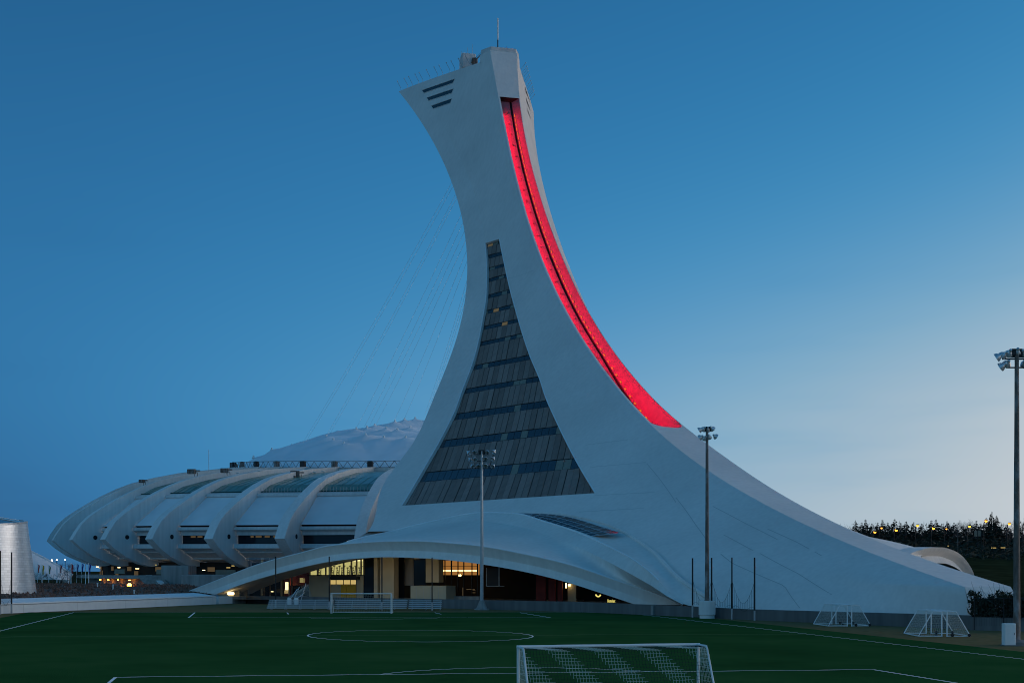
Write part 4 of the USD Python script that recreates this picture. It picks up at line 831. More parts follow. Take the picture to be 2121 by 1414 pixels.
# wreckage-like winch boxes and small lamps along the ribs
for px, py, d, s in ((397, 976, 352, 1.5), (465, 974, 352, 1.4), (611, 980, 342, 1.6), (294, 996, 366, 1.0), (608, 988, 341, .9)):
    c = at(px, py, d); part('winch_box', cat_([bevel_box(c, (1.6 * s, 1.2, .9 * s), .1, float(rng.uniform(-20, 20))), bevel_box(c + [1.1 * s, .2, .25], (.9 * s, .8, .3), .06), tube([c + [.5 * s, -.3, -.3], c + [.6 * s, -.3, -1.4]], .09, 5), tube([c + [1.1 * s, -.3, -.2], c + [1.2 * s, -.3, -1.3]], .09, 5)]), M['rust'], stad)
for px, py in ((492, 979), (514, 977), (537, 975), (632, 979), (651, 978), (669, 976)): part('deck_light', lathe([(0, .2), (.5, .15), (.55, 0), (0, -.15)], 10, at(px, py, 348)), M['white'], stad)
for px, y0, y1, d in ((432.5, 975, 931, 357),): part('mast', tube([at(px, y0, d), at(px, y1, d)], .07, 5), M['steel'], stad)
# stay cables from the tower's underside to the roof
cab = [((628, 915), (914, 362)), ((633, 915), (918, 364)), ((677, 900), (936, 382)), ((682, 900), (939, 386)), ((738, 886), (951, 418)), ((755, 883), (957, 440)), ((766, 880), (961, 455)), ((778, 880), (964, 470)), ((817, 870), (966, 490)), ((838, 866), (968, 508)), ((880, 858), (969, 528)), ((886, 852), (970, 546)), ((893, 838), (971, 560))]
for i, (lo_, hi_) in enumerate(cab):
    uq, zq = flank_uz(hi_[0] + 4, hi_[1]) if False else (0, 0)
    e = min(zlev, key=lambda z: abs(CX * 0 + (HY - F * (z - EYE) / front_edge(z)[1]) - hi_[1])); p = front_edge(e); p1 = p + np.array([1.5, 3.5, 0])
    best = min(((abs(float(dome(*at(*lo_, d)[:2])) + 2.2 - at(*lo_, d)[2]), d) for d in np.linspace(362, 460, 151)), key=lambda q: q[0])
    p0 = at(*lo_, best[1]); tt_ = np.linspace(0, 1, 14)[:, None]; P = p0 * (1 - tt_) + p1 * tt_; P[:, 2] -= 1.2 * (4 * tt_[:, 0] * (1 - tt_[:, 0]))
    part('stay_cable', tube(P, .034, 5), M['white'], stad)

# ------------------------------------------------------------------ left side: planetarium, white wall, planted mound, flags
cone_c = np.array([-76.0, 172.5, 1.2]); NSEG = 56
def cone_ring(z, r): a = np.linspace(0, 2 * math.pi, NSEG, endpoint=False); return np.stack([cone_c[0] + r * np.cos(a), cone_c[1] + r * np.sin(a), np.full(NSEG, z)], 1)
plan = thing('planetarium_cone', 'tapering silver aluminium-clad cone of a planetarium behind the white wall', 'planetarium', cone_c)
zt0, H0 = 11.6, 10.4
prof = [(9.15, 1.2), (9.0, 2.6), (8.7, 5.2), (8.35, 8.0), (8.0, 10.6)]
body, bf = lathe(prof, NSEG, (cone_c[0], cone_c[1], 0))
topring = cone_ring(0, 7.86); topring[:, 2] = 11.9 + .055 * (topring[:, 1] - cone_c[1]) * 1.6
body = np.vstack([body, topring]); k = np.arange(NSEG); bf = np.vstack([bf, np.stack([len(prof) * NSEG - NSEG + k, len(prof) * NSEG - NSEG + (k + 1) % NSEG, len(prof) * NSEG + (k + 1) % NSEG, len(prof) * NSEG + k], 1)])
part('cladding', (body, bf), M['cone'], plan, smooth=True)
inner = topring.copy(); inner[:, :2] = cone_c[:2] + (inner[:, :2] - cone_c[:2]) * .94; inner[:, 2] += .03
part('top_rim', grid([np.vstack([topring, topring[:1]]), np.vstack([topring, topring[:1]]) + [0, 0, .25], np.vstack([inner, inner[:1]]) + [0, 0, .25], np.vstack([inner, inner[:1]])]), M['alu'], plan)
ap = np.array([cone_c[0] - 1.5, cone_c[1] + 3, 13.6])
part('glass_cap', (np.vstack([inner + [0, 0, .1], ap]), np.array([[i, (i + 1) % NSEG, NSEG] for i in range(NSEG)])), M['blueglass'], plan)
for i in range(0, NSEG, 7): part('cap_bar', tube([inner[i] + [0, 0, .15], ap + [0, 0, .05]], .06, 4), M['white'], plan)
part('plinth', lathe([(9.5, .6), (9.5, 1.22), (9.1, 1.25)], NSEG, (cone_c[0], cone_c[1], 0)), M['rough'], plan)
# white sloping-topped wall
w0, w1 = np.array([-60.5, 136.0]), np.array([-44.6, 186.5])
wt = (w1 - w0) / np.linalg.norm(w1 - w0); wn = np.array([wt[1], -wt[0]])      # faces the pitch
ww_ = thing('white_wall', 'long low white wall with a sloping top at the left edge of the pitch', 'wall', (*w0, 0))
def wp(s_, o, z): q = w0 + wt * s_ + wn * o; return np.array([q[0], q[1], z])
LW = np.linalg.norm(w1 - w0)
secs = [0, 10, 20, 30, 40, LW - 1.2]
for a, b in zip(secs[:-1], secs[1:]):
    a += .01; b -= .01
    part('wall_section', grid([[wp(a, 0, gz(w0[0]) - .15), wp(b, 0, gz(w1[0]) - .15)], [wp(a, 0, 1.36), wp(b, 0, 1.40)]]), M['white'], ww_)
    part('wall_coping', grid([[wp(a, .0, 1.40), wp(b, .0, 1.44)], [wp(a, .06, 1.44), wp(b, .06, 1.48)], [wp(a, .02, 1.60), wp(b, .02, 1.62)], [wp(a, -3.2, 2.02), wp(b, -3.2, 2.02)], [wp(a, -3.3, 1.2), wp(b, -3.3, 1.2)]]), M['white'], ww_)
part('wall_end', grid([[wp(LW - 1.2, 0, 0), wp(LW, 0, 0), wp(LW, -3.3, 0)], [wp(LW - 1.2, 0, 1.42), wp(LW, 0, 1.42), wp(LW, -3.3, 1.42)]]), M['white'], ww_)
part('wall_end', grid([[wp(LW - 1.2, 0, 1.45), wp(LW, 0, 1.45)], [wp(LW - 1.2, .0, 1.62), wp(LW - .5, .0, 1.62)], [wp(LW - 1.2, -3.2, 2.02), wp(LW - .5, -3.2, 2.0)], [wp(LW - 1.2, -3.3, 1.2), wp(LW, -3.3, 1.2)]]), M['white'], ww_)
q0, q1 = np.array([-44.4, 187.2]), np.array([-41.6, 193.4]); dq = (q1 - q0) / 2
for i, m in enumerate(('white', 'rough')):
    a, b = q0 + dq * i, q0 + dq * (i + 1) - dq * .01; V = [[*a, .2], [*b, .2], [*b, 1.42], [*a, 1.42]]; V2 = [[p[0] - 1.2, p[1] + .4, p[2]] for p in V]
    solo('low_block_wall', (np.array(V + V2), np.array([[0, 1, 2, 3], [3, 2, 6, 7], [0, 3, 7, 4], [1, 5, 6, 2]])), M[m], 'short %s between the white wall and the entrance arch' % ('white rendered block wall' if i == 0 else 'bare concrete block wall'), 'wall')
# planted roof mound behind it
ma, mb = np.linspace(0, 1, 50)[:, None], np.linspace(0, 1, 34)[None]
front = w0 + wt * (LW + 6) * ma[..., None] - wn * 3.4; backp = np.array([-112.0, 226.0]) * (1 - ma[..., None]) + np.array([-62.0, 236.0]) * ma[..., None]
xy = front * (1 - mb[..., None]) + backp * mb[..., None]
zz_ = 1.75 + 1.45 * np.sin(mb * math.pi / 2) * (1 - .45 * ma) + .35 * (meshkit.noise(np.stack([xy[..., 0] * .8, xy[..., 1] * .8, 0 * xy[..., 0]], -1)) - .5)
solo('planted_mound', grid(np.concatenate([xy, zz_[..., None]], -1)), M['mound'], kind='structure')
tuft = []
for i in range(5200):
    a, b = rng.random(), rng.random() ** .8; p = (w0 + wt * (LW + 6) * a - wn * 3.4) * (1 - b) + (np.array([-112.0, 226.0]) * (1 - a) + np.array([-62.0, 236.0]) * a) * b
    z = 1.7 + 1.45 * math.sin(b * math.pi / 2) * (1 - .45 * a); h = rng.uniform(.15, .5); w = rng.uniform(.1, .35); t = rng.uniform(0, math.pi); d = np.array([math.cos(t) * w, math.sin(t) * w, 0]); c = np.array([*p, z])
    tuft.append((np.array([c - d, c + d, c + [rng.uniform(-.2, .2), rng.uniform(-.2, .2), h]]), np.array([[0, 1, 2]])))
solo('dead_ground_cover', cat_(tuft), M['mound'], 'brown dead ground cover on the planted mound behind the white wall', 'ground cover', kind='stuff')
part('mound_kerb', slab(np.array([[at(216, 1209.5, 228), at(300, 1214, 222), at(400, 1225, 205), at(442, 1231, 190)], [at(216, 1208, 231), at(300, 1212, 226), at(400, 1223, 208), at(442, 1229.5, 192)]]), np.array([0, 0, 1.]), .3), M['plaza'], None)
stage.GetPrimAtPath('/World/mound_kerb').SetCustomDataByKey('kind', 'structure')
for i, (x, y) in enumerate(((202, 1212.5), (234, 1216), (278, 1228))):
    c = at(x, y, 205 - i * 12); b = thing('path_light', 'small white bollard light standing in the dead ground cover, %s' % ('nearest the silver cone', 'in the middle', 'beside the white wall')[i], 'bollard light', c, group='bollard lights on the planted mound')
    part('post', tube([c - [0, 0, .4], c + [0, 0, .35]], .10, 8), M['white'], b); part('cap', lathe([(0, .5), (.16, .45), (.16, .33), (0, .33)], 10, c), M['white'], b)
flags = [(78, 1212, 1167, 340, 'flagred'), (87, 1213, 1168, 300, 'flagyellow'), (101, 1212, 1170, 345, 'flaggreen'), (118, 1213, 1167, 300, None), (124, 1211, 1168, 350, 'flagred'), (147, 1212, 1166, 300, 'flagred'), (159, 1211, 1166, 350, 'flagblue'), (169, 1209, 1165, 340, 'flagblue'), (177, 1211, 1165.5, 290, None), (183.5, 1211, 1165.5, 290, 'flagblue')]
names = {'flagred': 'drooping red flag', 'flagyellow': 'yellow flag', 'flaggreen': 'drooping green flag', 'flagblue': 'drooping blue flag', None: 'no flag flying'}
where = ['close to the silver cone', 'before the shrubs nearest the cone', 'behind the first bare shrubs', 'standing alone in the middle of the row', 'behind the middle of the row', 'before the darkest bare tree', 'behind the darkest bare tree', 'under the nose of the stadium', 'left of the pair by the stadium wall', 'right of the pair by the stadium wall']
for i, (x, yb, yt, d, fl) in enumerate(flags):
    b = at(x, yb, d); t = at(x, yt, d); b[2] = 1.0
    o = thing('flagpole', 'white flagpole with %s, %s' % (names[fl], where[i]), 'flagpole', b, group='flagpoles beside the stadium')
    part('pole', tube([b, t], .10 if d < 310 else .08, 6), M['white'], o)
    if fl:
        G = [[t + np.array([.12 + .45 * f * (1 - .5 * g) + .05 * math.sin(9 * g), .10 * math.sin(6 * f + 5 * g), -.15 - 2.2 * g - .25 * f]) for f in np.linspace(0, 1, 4)] for g in np.linspace(0, 1, 7)]
        part('flag', grid(G), M[fl], o)
# curved white roof of the hall far left
vel = thing('velodrome', 'low white curved shell roof far behind the flagpoles and bare trees', 'hall', at(100, 1190, 470))
Vp = [(20, 1118), (60, 1140), (80, 1150), (105, 1163), (125, 1174), (150, 1191)]
part('roof_shell', grid([[at(x, y, 470) for x, y in Vp], [at(x - 6, y + 4 + (x > 60) * 3, 462) for x, y in Vp], [at(x - 8, max(y + 26, 1187), 458) for x, y in Vp], [at(x - 8, 1200, 458) for x, y in Vp]]), M['white'], vel, smooth=True)
part('roof_edge', tube([at(x, y, 469.5) for x, y in Vp], .55, 6), M['rib'], vel)
for i, (x, y) in enumerate(((107.5, 1160), (117.5, 1159.2), (135, 1158.5))):
    c = at(x, y, 560); o = thing('floodlight_mast', 'distant white floodlight on a mast, %s of three left of the stadium' % ('leftmost', 'middle', 'rightmost')[i], 'floodlight', [c[0], c[1], 0], group='distant floodlights')
    part('mast', tube([[c[0], c[1], 0], c], .12, 5), M['black'], o); part('lamp', trimesh.primitives.Sphere(radius=.42 - .08 * i, center=c, subdivisions=1).to_mesh(), M['bulbwhite'], o)

# ------------------------------------------------------------------ right side beyond the tower's tail
far_arch = thing('side_entrance_shell', 'rounded white concrete entrance shell rising behind the tail of the tower', 'entrance shell', at(1950, 1190, 198))
AP2 = Plane((55.9, 185.0), (80.9, 215.0))
oo = [(1835, 1172), (1872, 1152), (1905, 1138.5), (1930, 1133.5), (1952, 1133), (1972, 1138), (1990, 1148), (2005, 1165), (2014, 1180), (2020, 1197), (2024, 1212)]
ii_ = [(1860, 1196), (1890, 1180), (1915, 1169), (1935, 1165.5), (1955, 1166), (1972, 1171), (1985, 1178), (1996, 1188), (2004, 1200), (2008, 1210), (2010, 1216)]
O2, I2 = rs3(np.array([AP2.pt(*p) for p in oo]), 30), rs3(np.array([AP2.pt(*p, .6) for p in ii_]), 30); n2 = np.array([*AP2.n, 0]) * (-1 if AP2.n[0] > 0 else 1)
n2 = np.array([-abs(AP2.n[0]), AP2.n[1], 0]); Mi2 = O2 * .45 + I2 * .55 + n2 * .8
part('arch_band', grid([O2, O2 * .75 + I2 * .25 + n2 * .15, Mi2, I2]), M['shell'], far_arch, smooth=40)
part('arch_roof', grid([O2, O2 + n2 * 3 + [0, 0, .1], O2 + n2 * 12 - [0, 0, 1.0]]), M['shell'], far_arch, smooth=40)
part('arch_soffit', grid([I2, I2 + n2 * 2.0 + [0, 0, .1]]), M['beam'], far_arch); part('dark_hall', grid([I2 + n2 * 2.0 + [0, 0, .1], np.c_[(I2 + n2 * 2)[:, :2], np.full(30, .5)]]), M['dark'], far_arch)
Lr = [(1745, 1090), (1800, 1111), (1845, 1120), (1880, 1128.5), (1915, 1138)]; Lb = [(1740, 1110), (1800, 1130), (1840, 1143), (1875, 1152), (1905, 1158)]
part('low_crest', grid([[at(x, y, 204) for x, y in Lr], [at(x, y, 192) for x, y in Lb]]), M['shell'], far_arch, smooth=True)

# trees: a fir, a spruce mass and bare crowns
def conifer(h, r, seed, n=900):
    g = np.random.default_rng(seed); T = []
    lv = int(h * 2.2)
    for i in range(lv):
        f = i / lv; z = h * (.08 + .9 * f); rad = r * (1 - f) ** .9 * g.uniform(.75, 1.1) + .12
        for j in range(int(6 + 7 * (1 - f))):
            a = g.uniform(0, 2 * math.pi); L = rad * g.uniform(.6, 1.15); d = np.array([math.cos(a), math.sin(a), 0]); s = np.array([-d[1], d[0], 0]); c = np.array([0, 0, z + g.uniform(-.15, .15)])
            tip = c + d * L + np.array([0, 0, -L * .32]); w = .16 * L + .12
            T.append((np.array([c, c + d * L * .55 + s * w + [0, 0, -L * .25], tip, c + d * L * .55 - s * w + [0, 0, -L * .25]]), np.array([[0, 1, 2], [0, 2, 3]])))
            T.append((np.array([c + d * L * .3, c + d * L * .6 + [0, 0, -L * .45 - .15], tip]), np.array([[0, 1, 2]])))
    return cat_(T), tube([[0, 0, 0], [0, 0, h * .97]], np.array([h * .018, .03]), 6)
def bare_tree(h, seed, spread=.5, twigs=True):
    g = np.random.default_rng(seed); segs, tw = [], []
    def grow(p, d, L, r, k):
        q = p + d * L; mid = (p + q) / 2 + g.normal(0, L * .04, 3); (segs if k < 2 else tw).append(tube([p, mid, q], [r, r * .85, r * .65], 4 if k < 2 else 3, False))
        if k >= 5: return
        for _ in range(3 if k < 4 else 4):
            n = d + g.normal(0, spread, 3); n[2] = abs(n[2]) * .7 + .25; n /= np.linalg.norm(n); grow(q if _ else p + d * L * .7, n, L * g.uniform(.58, .80), max(r * .55, .012), k + 1)
    grow(np.zeros(3), np.array([0, 0, 1.]), h * .27, h * .02, 0)
    return cat_(tw), cat_(segs)
def tree_thing(name, label, cat, crown, trunk, mc, mt, loc, group=None, rz=0.):
    o = thing(name, label, cat, loc, rz, group); part('crown', crown, mc, o, world=False); part('trunk', trunk, mt, o, world=False); return o
def hz(x, y): return float(ground_z(np.array(x), np.array(y)))
cf = [conifer(11, 4.0, 1), conifer(9, 4.3, 2), conifer(13, 4.0, 3)]
tops = [(1772, 1073, 2), (1785, 1078, 1), (1793, 1071, 0), (1806, 1080, 1), (1818, 1078, 1), (1828, 1072, 0), (1839, 1078, 1), (1853, 1070, 1), (1866, 1079, 0), (1877, 1075, 1), (1892, 1077, 2), (1909, 1080, 1), (1929, 1073, 1), (1939, 1071, 0), (1951, 1080, 1), (1962, 1075, 2), (1976, 1078, 1), (2022, 1074, 0), (2043, 1068, 0), (2054, 1055, 2), (2064, 1063, 2), (2031, 1080, 1), (2012, 1084, 1), (1995, 1083, 1), (2085, 1082, 1), (2112, 1084, 0), (2150, 1076, 1), (2190, 1072, 2)]
first = {}
for i, (x, y, kd) in enumerate(tops):
    d = 352 + (i * 37 % 60); t = at(x, y, d); zb = hz(t[0], t[1]); H = max(t[2] - zb, 4) ; sc = H / (11, 9, 13)[kd]
    lab = {'2054': 'tallest pointed spruce on the skyline left of the tall light mast', '2064': 'second tall spruce touching the tallest one on the hill'}.get(str(x), 'dark conifer in the treeline on the hill behind the tower tail')
    grp = None if x in (2054, 2064) else 'conifers along the hill skyline'
    loc = (t[0], t[1], zb - .2)
    if kd not in first:
        o = thing('conifer_tree', lab, 'tree', (0, 0, 0), 0, grp); first[kd] = o
        part('crown', (cf[kd][0][0] * [.8 + .2 * sc, .8 + .2 * sc, sc], cf[kd][0][1]), M['needle'], o, world=False); part('trunk', (cf[kd][1][0] * [1, 1, sc], cf[kd][1][1]), M['bark'], o, world=False)
        UsdGeom.Xform(o).GetOrderedXformOps()[0].Set(Gf.Vec3d(*map(float, loc))); first[kd, 's'] = sc
    else:
        o = copy_of(first[kd], loc, float(rng.uniform(0, 360)), lab, grp, (1.1, 1.1, sc / first[kd, 's'])); 
        if grp is None: o.ClearCustomDataByKey('group')
bt = [bare_tree(11, 21, .45), bare_tree(9, 22, .5), bare_tree(10, 23, .42)]
bare = [(1748, 1080, 395), (1760, 1084, 395), (1900, 1082, 392), (1985, 1072, 390), (1998, 1068, 392), (2008, 1066, 388), (2018, 1072, 392), (1975, 1076, 395), (2075, 1080, 390), (2090, 1068, 392), (2108, 1066, 390), (2118, 1068, 394), (2140, 1070, 390), (1850, 1084, 398), (1920, 1086, 398)]
fb = {}
for i, (x, y, d) in enumerate(bare):
    t = at(x, y, d); zb = hz(t[0], t[1]); H = max(t[2] - zb, 4); kd = i % 3; sc = H / ((11, 9, 10)[kd] * .86)
    lab, grp = 'leafless tree among the conifers on the hill behind the tower tail', 'bare trees on the hill'
    if kd not in fb: fb[kd] = (tree_thing('bare_tree', lab, 'tree', (bt[kd][0][0] * sc, bt[kd][0][1]), (bt[kd][1][0] * sc, bt[kd][1][1]), M['twig'], M['bark'], (t[0], t[1], zb - .2), grp), sc)
    else: copy_of(fb[kd][0], (t[0], t[1], zb - .2), float(rng.uniform(0, 360)), lab, grp, sc / fb[kd][1])
# bare trees and shrubs left of the stadium
lf = [(72, 1175, 345), (84, 1180, 330), (99, 1178, 350), (112, 1180, 335), (128, 1172, 345), (139, 1176, 330), (152, 1172, 350), (160, 1182, 325), (120, 1152, 520), (138, 1156, 520), (152, 1160, 500), (106, 1158, 530)]
for i, (x, y, d) in enumerate(lf):
    t = at(x, y, d); H = t[2] - 1.0; kd = i % 3; sc = H / ((11, 9, 10)[kd] * .86)
    copy_of(fb[kd][0], (t[0], t[1], 1.0), float(rng.uniform(0, 360)), 'small leafless tree growing among the flagpoles left of the stadium' if d < 400 else 'distant leafless tree above the white hall roof', 'bare trees among the flagpoles' if d < 400 else 'distant bare trees on the left', sc / fb[kd][1])
# dark undergrowth covering the slope
und_ = []
for i in range(24000):
    x, y = rng.uniform(78, 190), rng.uniform(292, 400); 
    if y < 305 + 8 * math.sin(x * .3) and rng.random() < .7: continue
    z = hz(x, y) if i % 1 == 0 else 0; c = np.array([x, y, z + rng.uniform(0, 1) ** 1.6 * max(.8, 2.6 + 1.8 * math.sin(x * .21 + y * .1) - max(0, y - 330) * .05)]); s = rng.uniform(.14, .45); d1, d2 = rng.normal(0, s, 3), rng.normal(0, s, 3); d1[2] *= .6
    und_.append((np.array([c - d1, c + d1, c + d2, c + d2 * .6 - d1 * .8]), np.array([[0, 1, 2], [0, 2, 3]])))
solo('woodland_undergrowth', cat_(und_), M['needle'], 'dark undergrowth and brush filling the slope under the hill trees', 'undergrowth', kind='stuff')
brush = []
for i in range(9000):
    x, y = rng.uniform(84, 190), rng.uniform(345, 420); z = hz(x, y); c = np.array([x, y, z + rng.uniform(0, 1) * (5.5 + 1.5 * math.sin(x * .37 + y * .23) + rng.uniform(-1, 1))]); d1 = rng.normal(0, .5, 3); d1[2] = abs(d1[2]) + .5; sdv = rng.normal(0, .05, 3)
    brush.append((np.array([c - sdv, c + sdv, c + d1 * .9]), np.array([[0, 1, 2]])))
solo('leafless_brush', cat_(brush), M['twig'], 'brown leafless brush showing between the conifers on the hill', 'brush', kind='stuff')
lamps = [(1808, 1101, 330), (1822, 1092.5, 345), (1852, 1097, 320), (1896, 1087.5, 320), (1929, 1093, 318), (1956, 1094.5, 345), (2003.5, 1089, 322), (2037.5, 1078, 320), (2086, 1084, 322), (2118.5, 1083, 325)]
wl = ['lowest and nearest the white spine', 'just above the lowest one', 'third along from the spine', 'fourth along, before a small fir', 'between two dark firs', 'smallest and yellowest', 'above the white side shell', 'left of the tallest spruce', 'right of the tallest spruce', 'behind the tall light mast']
lf_ = None
for i, (x, y, d) in enumerate(lamps):
    c = at(x, y, d); zb = hz(c[0], c[1]); o = thing('street_lamp', 'orange street lamp on the hill, %s' % wl[i], 'street lamp', (c[0], c[1], zb), group='street lamps on the hill'); h = c[2] - zb
    part('pole', tube([[0, 0, 0], [0, 0, h * .92], [.3, -.5, h + .2]], .09, 6), M['black'], o, world=False); part('lamp_head', bevel_box((.3, -.8, h + .15), (.5, 1.1, .25), .08), M['black'], o, world=False)
    part('bulb', trimesh.primitives.Sphere(radius=(.34, .26, .36, .34, .38, .22, .34, .34, .34, .3)[i], center=(.3, -.8, h - .1), subdivisions=1).to_mesh(), M['sodium'], o, world=False)
for i, (x, y) in enumerate(((2021, 1104.5), (2028.5, 1104))):
    c = at(x, y, 318); zb = hz(c[0], c[1]); o = thing('banner_pole', 'pale hanging banner on the dark hillside, %s of the pair' % ('left', 'right')[i], 'banner', (c[0], c[1], zb), group='banners on the hillside')
    part('pole', tube([[.5, 0, 0], [.5, 0, c[2] - zb + 1]], .07, 5), M['black'], o, world=False); part('banner', box((0, 0, c[2] - zb), (.75, .04, 1.5)), M['curtain'], o, world=False)
for i, (x, y, w) in enumerate(((2058, 1134, 1.2), (2076, 1133.6, .7), (2080, 1133.6, .5), (1964, 1130, .3))):
    c = at(x, y, 300); o = thing('path_lamp', 'faint warm light low on the dark hillside, %s' % ('leftmost of three near the mast', 'middle of three near the mast', 'rightmost of three near the mast', 'above the white side shell')[i], 'path lamp', (c[0], c[1], hz(c[0], c[1])), group='faint lights on the slope')
    part('post', tube([[0, .1, 0], [0, .1, max(c[2] - hz(c[0], c[1]), .3)]], .06, 5), M['black'], o, world=False); part('lamp', bevel_box((0, 0, max(c[2] - hz(c[0], c[1]), .3)), (w, .15, .16), .03), M['warm'], o, world=False)
c = at(1984, 1130, 300); o = thing('radio_mast', 'thin steel mast with two cross arms and a red lamp on the hill', 'mast', (c[0], c[1], hz(c[0], c[1])))
h = at(1984, 1095, 300)[2] - hz(c[0], c[1]); part('mast', tube([[0, 0, 0], [0, 0, h]], .07, 5), M['rust'], o, world=False); part('cross_arm', bars([[[-.5, 0, h * .55], [.5, 0, h * .55]], [[-.5, 0, h * .75], [.5, 0, h * .75]]], .05), M['rust'], o, world=False); part('red_lamp', bevel_box((0, -.1, 1.0), (.5, .3, .4), .1), M['redlamp'], o, world=False)
# hedge, fence and low wall at the tail
hedge = []
for i in range(5200):
    x = rng.uniform(44.5, 55); y = 119.5 + (x - 44.5) * -.35 + rng.uniform(-1.2, 1.2); z = rng.uniform(.7, 3.0) * (1 + .12 * math.sin(x * 2.3)); s = .16; c = np.array([x, y, z]); d1, d2 = rng.normal(0, s, 3), rng.normal(0, s, 3)
    hedge.append((np.array([c - d1, c + d1, c + d2]), np.array([[0, 1, 2]])))
stems = []
for i in range(70):
    x = rng.uniform(45, 54.5); b = np.array([x, 119.5 + (x - 44.5) * -.35, .3]); stems.append(tube([b, b + [rng.uniform(-.5, .5), rng.uniform(-.4, .4), 1.6], b + [rng.uniform(-1.2, 1.2), rng.uniform(-.6, .6), rng.uniform(2.2, 4.1)]], [.03, .02, .01], 3, False))
o = thing('hedge', 'dark unkempt hedge with straggling twigs in front of the tower tail', 'hedge', (49, 118, 0)); part('foliage', cat_(hedge), M['needle'], o); part('twigs', cat_(stems), M['twig'], o)
o = thing('chain_fence', 'dark metal fence with a top rail standing before the hedge', 'fence', (49, 116, 0))
fx = np.linspace(44.2, 56.5, 6); fyy = 118.2 - (fx - 44.2) * .35
for x, y in zip(fx, fyy): part('post', tube([[x, y, -.3], [x, y, 2.75]], .045, 5), M['black'], o)
part('top_rail', tube([[x, y, 2.7] for x, y in zip(fx, fyy)], .04, 5), M['black'], o)
mesh_ = [];
for t in np.linspace(0, 1, 60): x = fx[0] + (fx[-1] - fx[0]) * t; mesh_.append([[x, 118.2 - (x - 44.2) * .35, .1], [x, 118.2 - (x - 44.2) * .35, 2.7]])
part('mesh_panel', bars(mesh_, .008, 3), M['black'], o)
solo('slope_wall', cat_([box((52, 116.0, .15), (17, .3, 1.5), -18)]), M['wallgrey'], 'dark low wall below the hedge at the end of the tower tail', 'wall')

# ------------------------------------------------------------------ field furniture
def light_pole(name, label, base, h, heads, rz, kind):
    o = thing(name, label, 'light pole', base, rz)
    if kind == 'flare': part('base', lathe([(1.05, -.2), (1.0, .12), (.75, .2), (.32, 1.25), (.26, 1.3)], 8), M['rough'], o, world=False)
    elif kind == 'drum': part('base', lathe([(0, 1.75), (.92, 1.75), (.96, 1.68), (.96, .12), (.86, .08), (.86, -.5)], 28), M['rib'], o, world=False)
    else: part('base', lathe([(1.0, -.2), (1.0, .25), (.6, .4), (.3, .42)], 12), M['wallgrey'], o, world=False)
    part('pole', tube([[0, 0, 0], [0, 0, h * .5], [0, 0, h]], [.27, .21, .15], 12), M['rust'] if kind != 'flare' else M['steel'], o, world=False)
    rows_z = sorted({z for _, z, _, _ in heads})
    for z in rows_z:
        xsr = [x for x, zz, _, _ in heads if zz == z]; part('cross_arm', cat_([box((0, 0, h + z - .35), (max(xsr) - min(xsr) + .3, .10, .10))]), M['black'], o, world=False)
    part('control_box', bevel_box((0, .12, h + rows_z[-1] - .1), (.9, .5, .55), .06), M['black'], o, world=False)
    for x, z, yaw, tilt in heads:
        v, f = lathe([(0, .30), (.10, .28), (.14, .12), (.30, -.04), (.36, -.22), (.345, -.22), (.28, -.05), (.10, .02), (0, .03)], 14)
        a, b = math.radians(tilt), math.radians(yaw); Rx = np.array([[1, 0, 0], [0, math.cos(a), -math.sin(a)], [0, math.sin(a), math.cos(a)]]); Rz = np.array([[math.cos(b), -math.sin(b), 0], [math.sin(b), math.cos(b), 0], [0, 0, 1]])
        v = v @ Rx.T @ Rz.T + np.array([x, 0, h + z]); hd = part('lamp_head', (v, f), M['alu'], o, smooth=30, world=False)
        part('bracket', tube([[x, 0, h + z - .35], [x, .05, h + z + .1]], .035, 5), M['black'], hd, world=False)
    return o
gA = ground_at(998, 1258.5); gA = at(998, 1258.5, 168.8); gA[2] = gz(gA[0]); hA = at(998, 934, 168.8)[2] - gA[2]
grid12 = [(-1.85, -.15, 60, -55), (-1.05, -.1, 10, -50), (.75, -.1, -20, -50), (1.65, 0, -50, -48), (-1.6, -1.1, 50, -55), (-.95, -1.05, 15, -50), (.5, -1.0, -10, -50), (1.55, -1.0, -40, -50), (-1.3, -2.0, 40, -50), (-.5, -2.0, 10, -48), (.55, -1.95, -15, -50), (1.55, -2.0, -35, -50)]
light_pole('light_pole', 'steel floodlight pole with twelve lamps in front of the entrance arch', gA, hA, grid12, 0, 'flare')
gB = at(1464.5, 1274.5, 143.4); hB = at(1464.5, 889, 143.4)[2] - gB[2]
light_pole('light_pole', 'rusty floodlight pole on a round white concrete drum before the long white flank', gB, hB, [(-.75, 0, 70, 60), (-.35, .1, 30, 55), (.1, .05, -5, 50), (.55, .15, -50, 55), (-.7, -.85, 60, 60), (-.25, -.95, 20, 55), (.2, -.8, -10, 50), (.9, -.75, -70, 60)], 0, 'drum')
gC = at(2106, 1337, 93.6); gC[2] = gz(gC[0]); hC = at(2104, 731, 93.6)[2] - gC[2]
light_pole('light_pole', 'nearest and tallest weathered floodlight pole, at the right edge beside a grey cabinet', gC, hC, [(-1.35, -.25, 60, 60), (-.95, -.1, 35, 55), (-.55, .05, 5, 50), (.05, .15, -10, 50), (-1.05, -.95, 50, 60), (-.7, -.75, 10, 55), (.55, .05, -40, 55), (.95, -.1, -60, 60), (.6, -.75, -30, 60)], 0, 'pad')
cb = at(2089.5, 1327, 93.0); cb[2] = gz(cb[0])
o = thing('electric_cabinet', 'pale grey electrical cabinet standing at the foot of the right-hand floodlight pole', 'cabinet', cb)
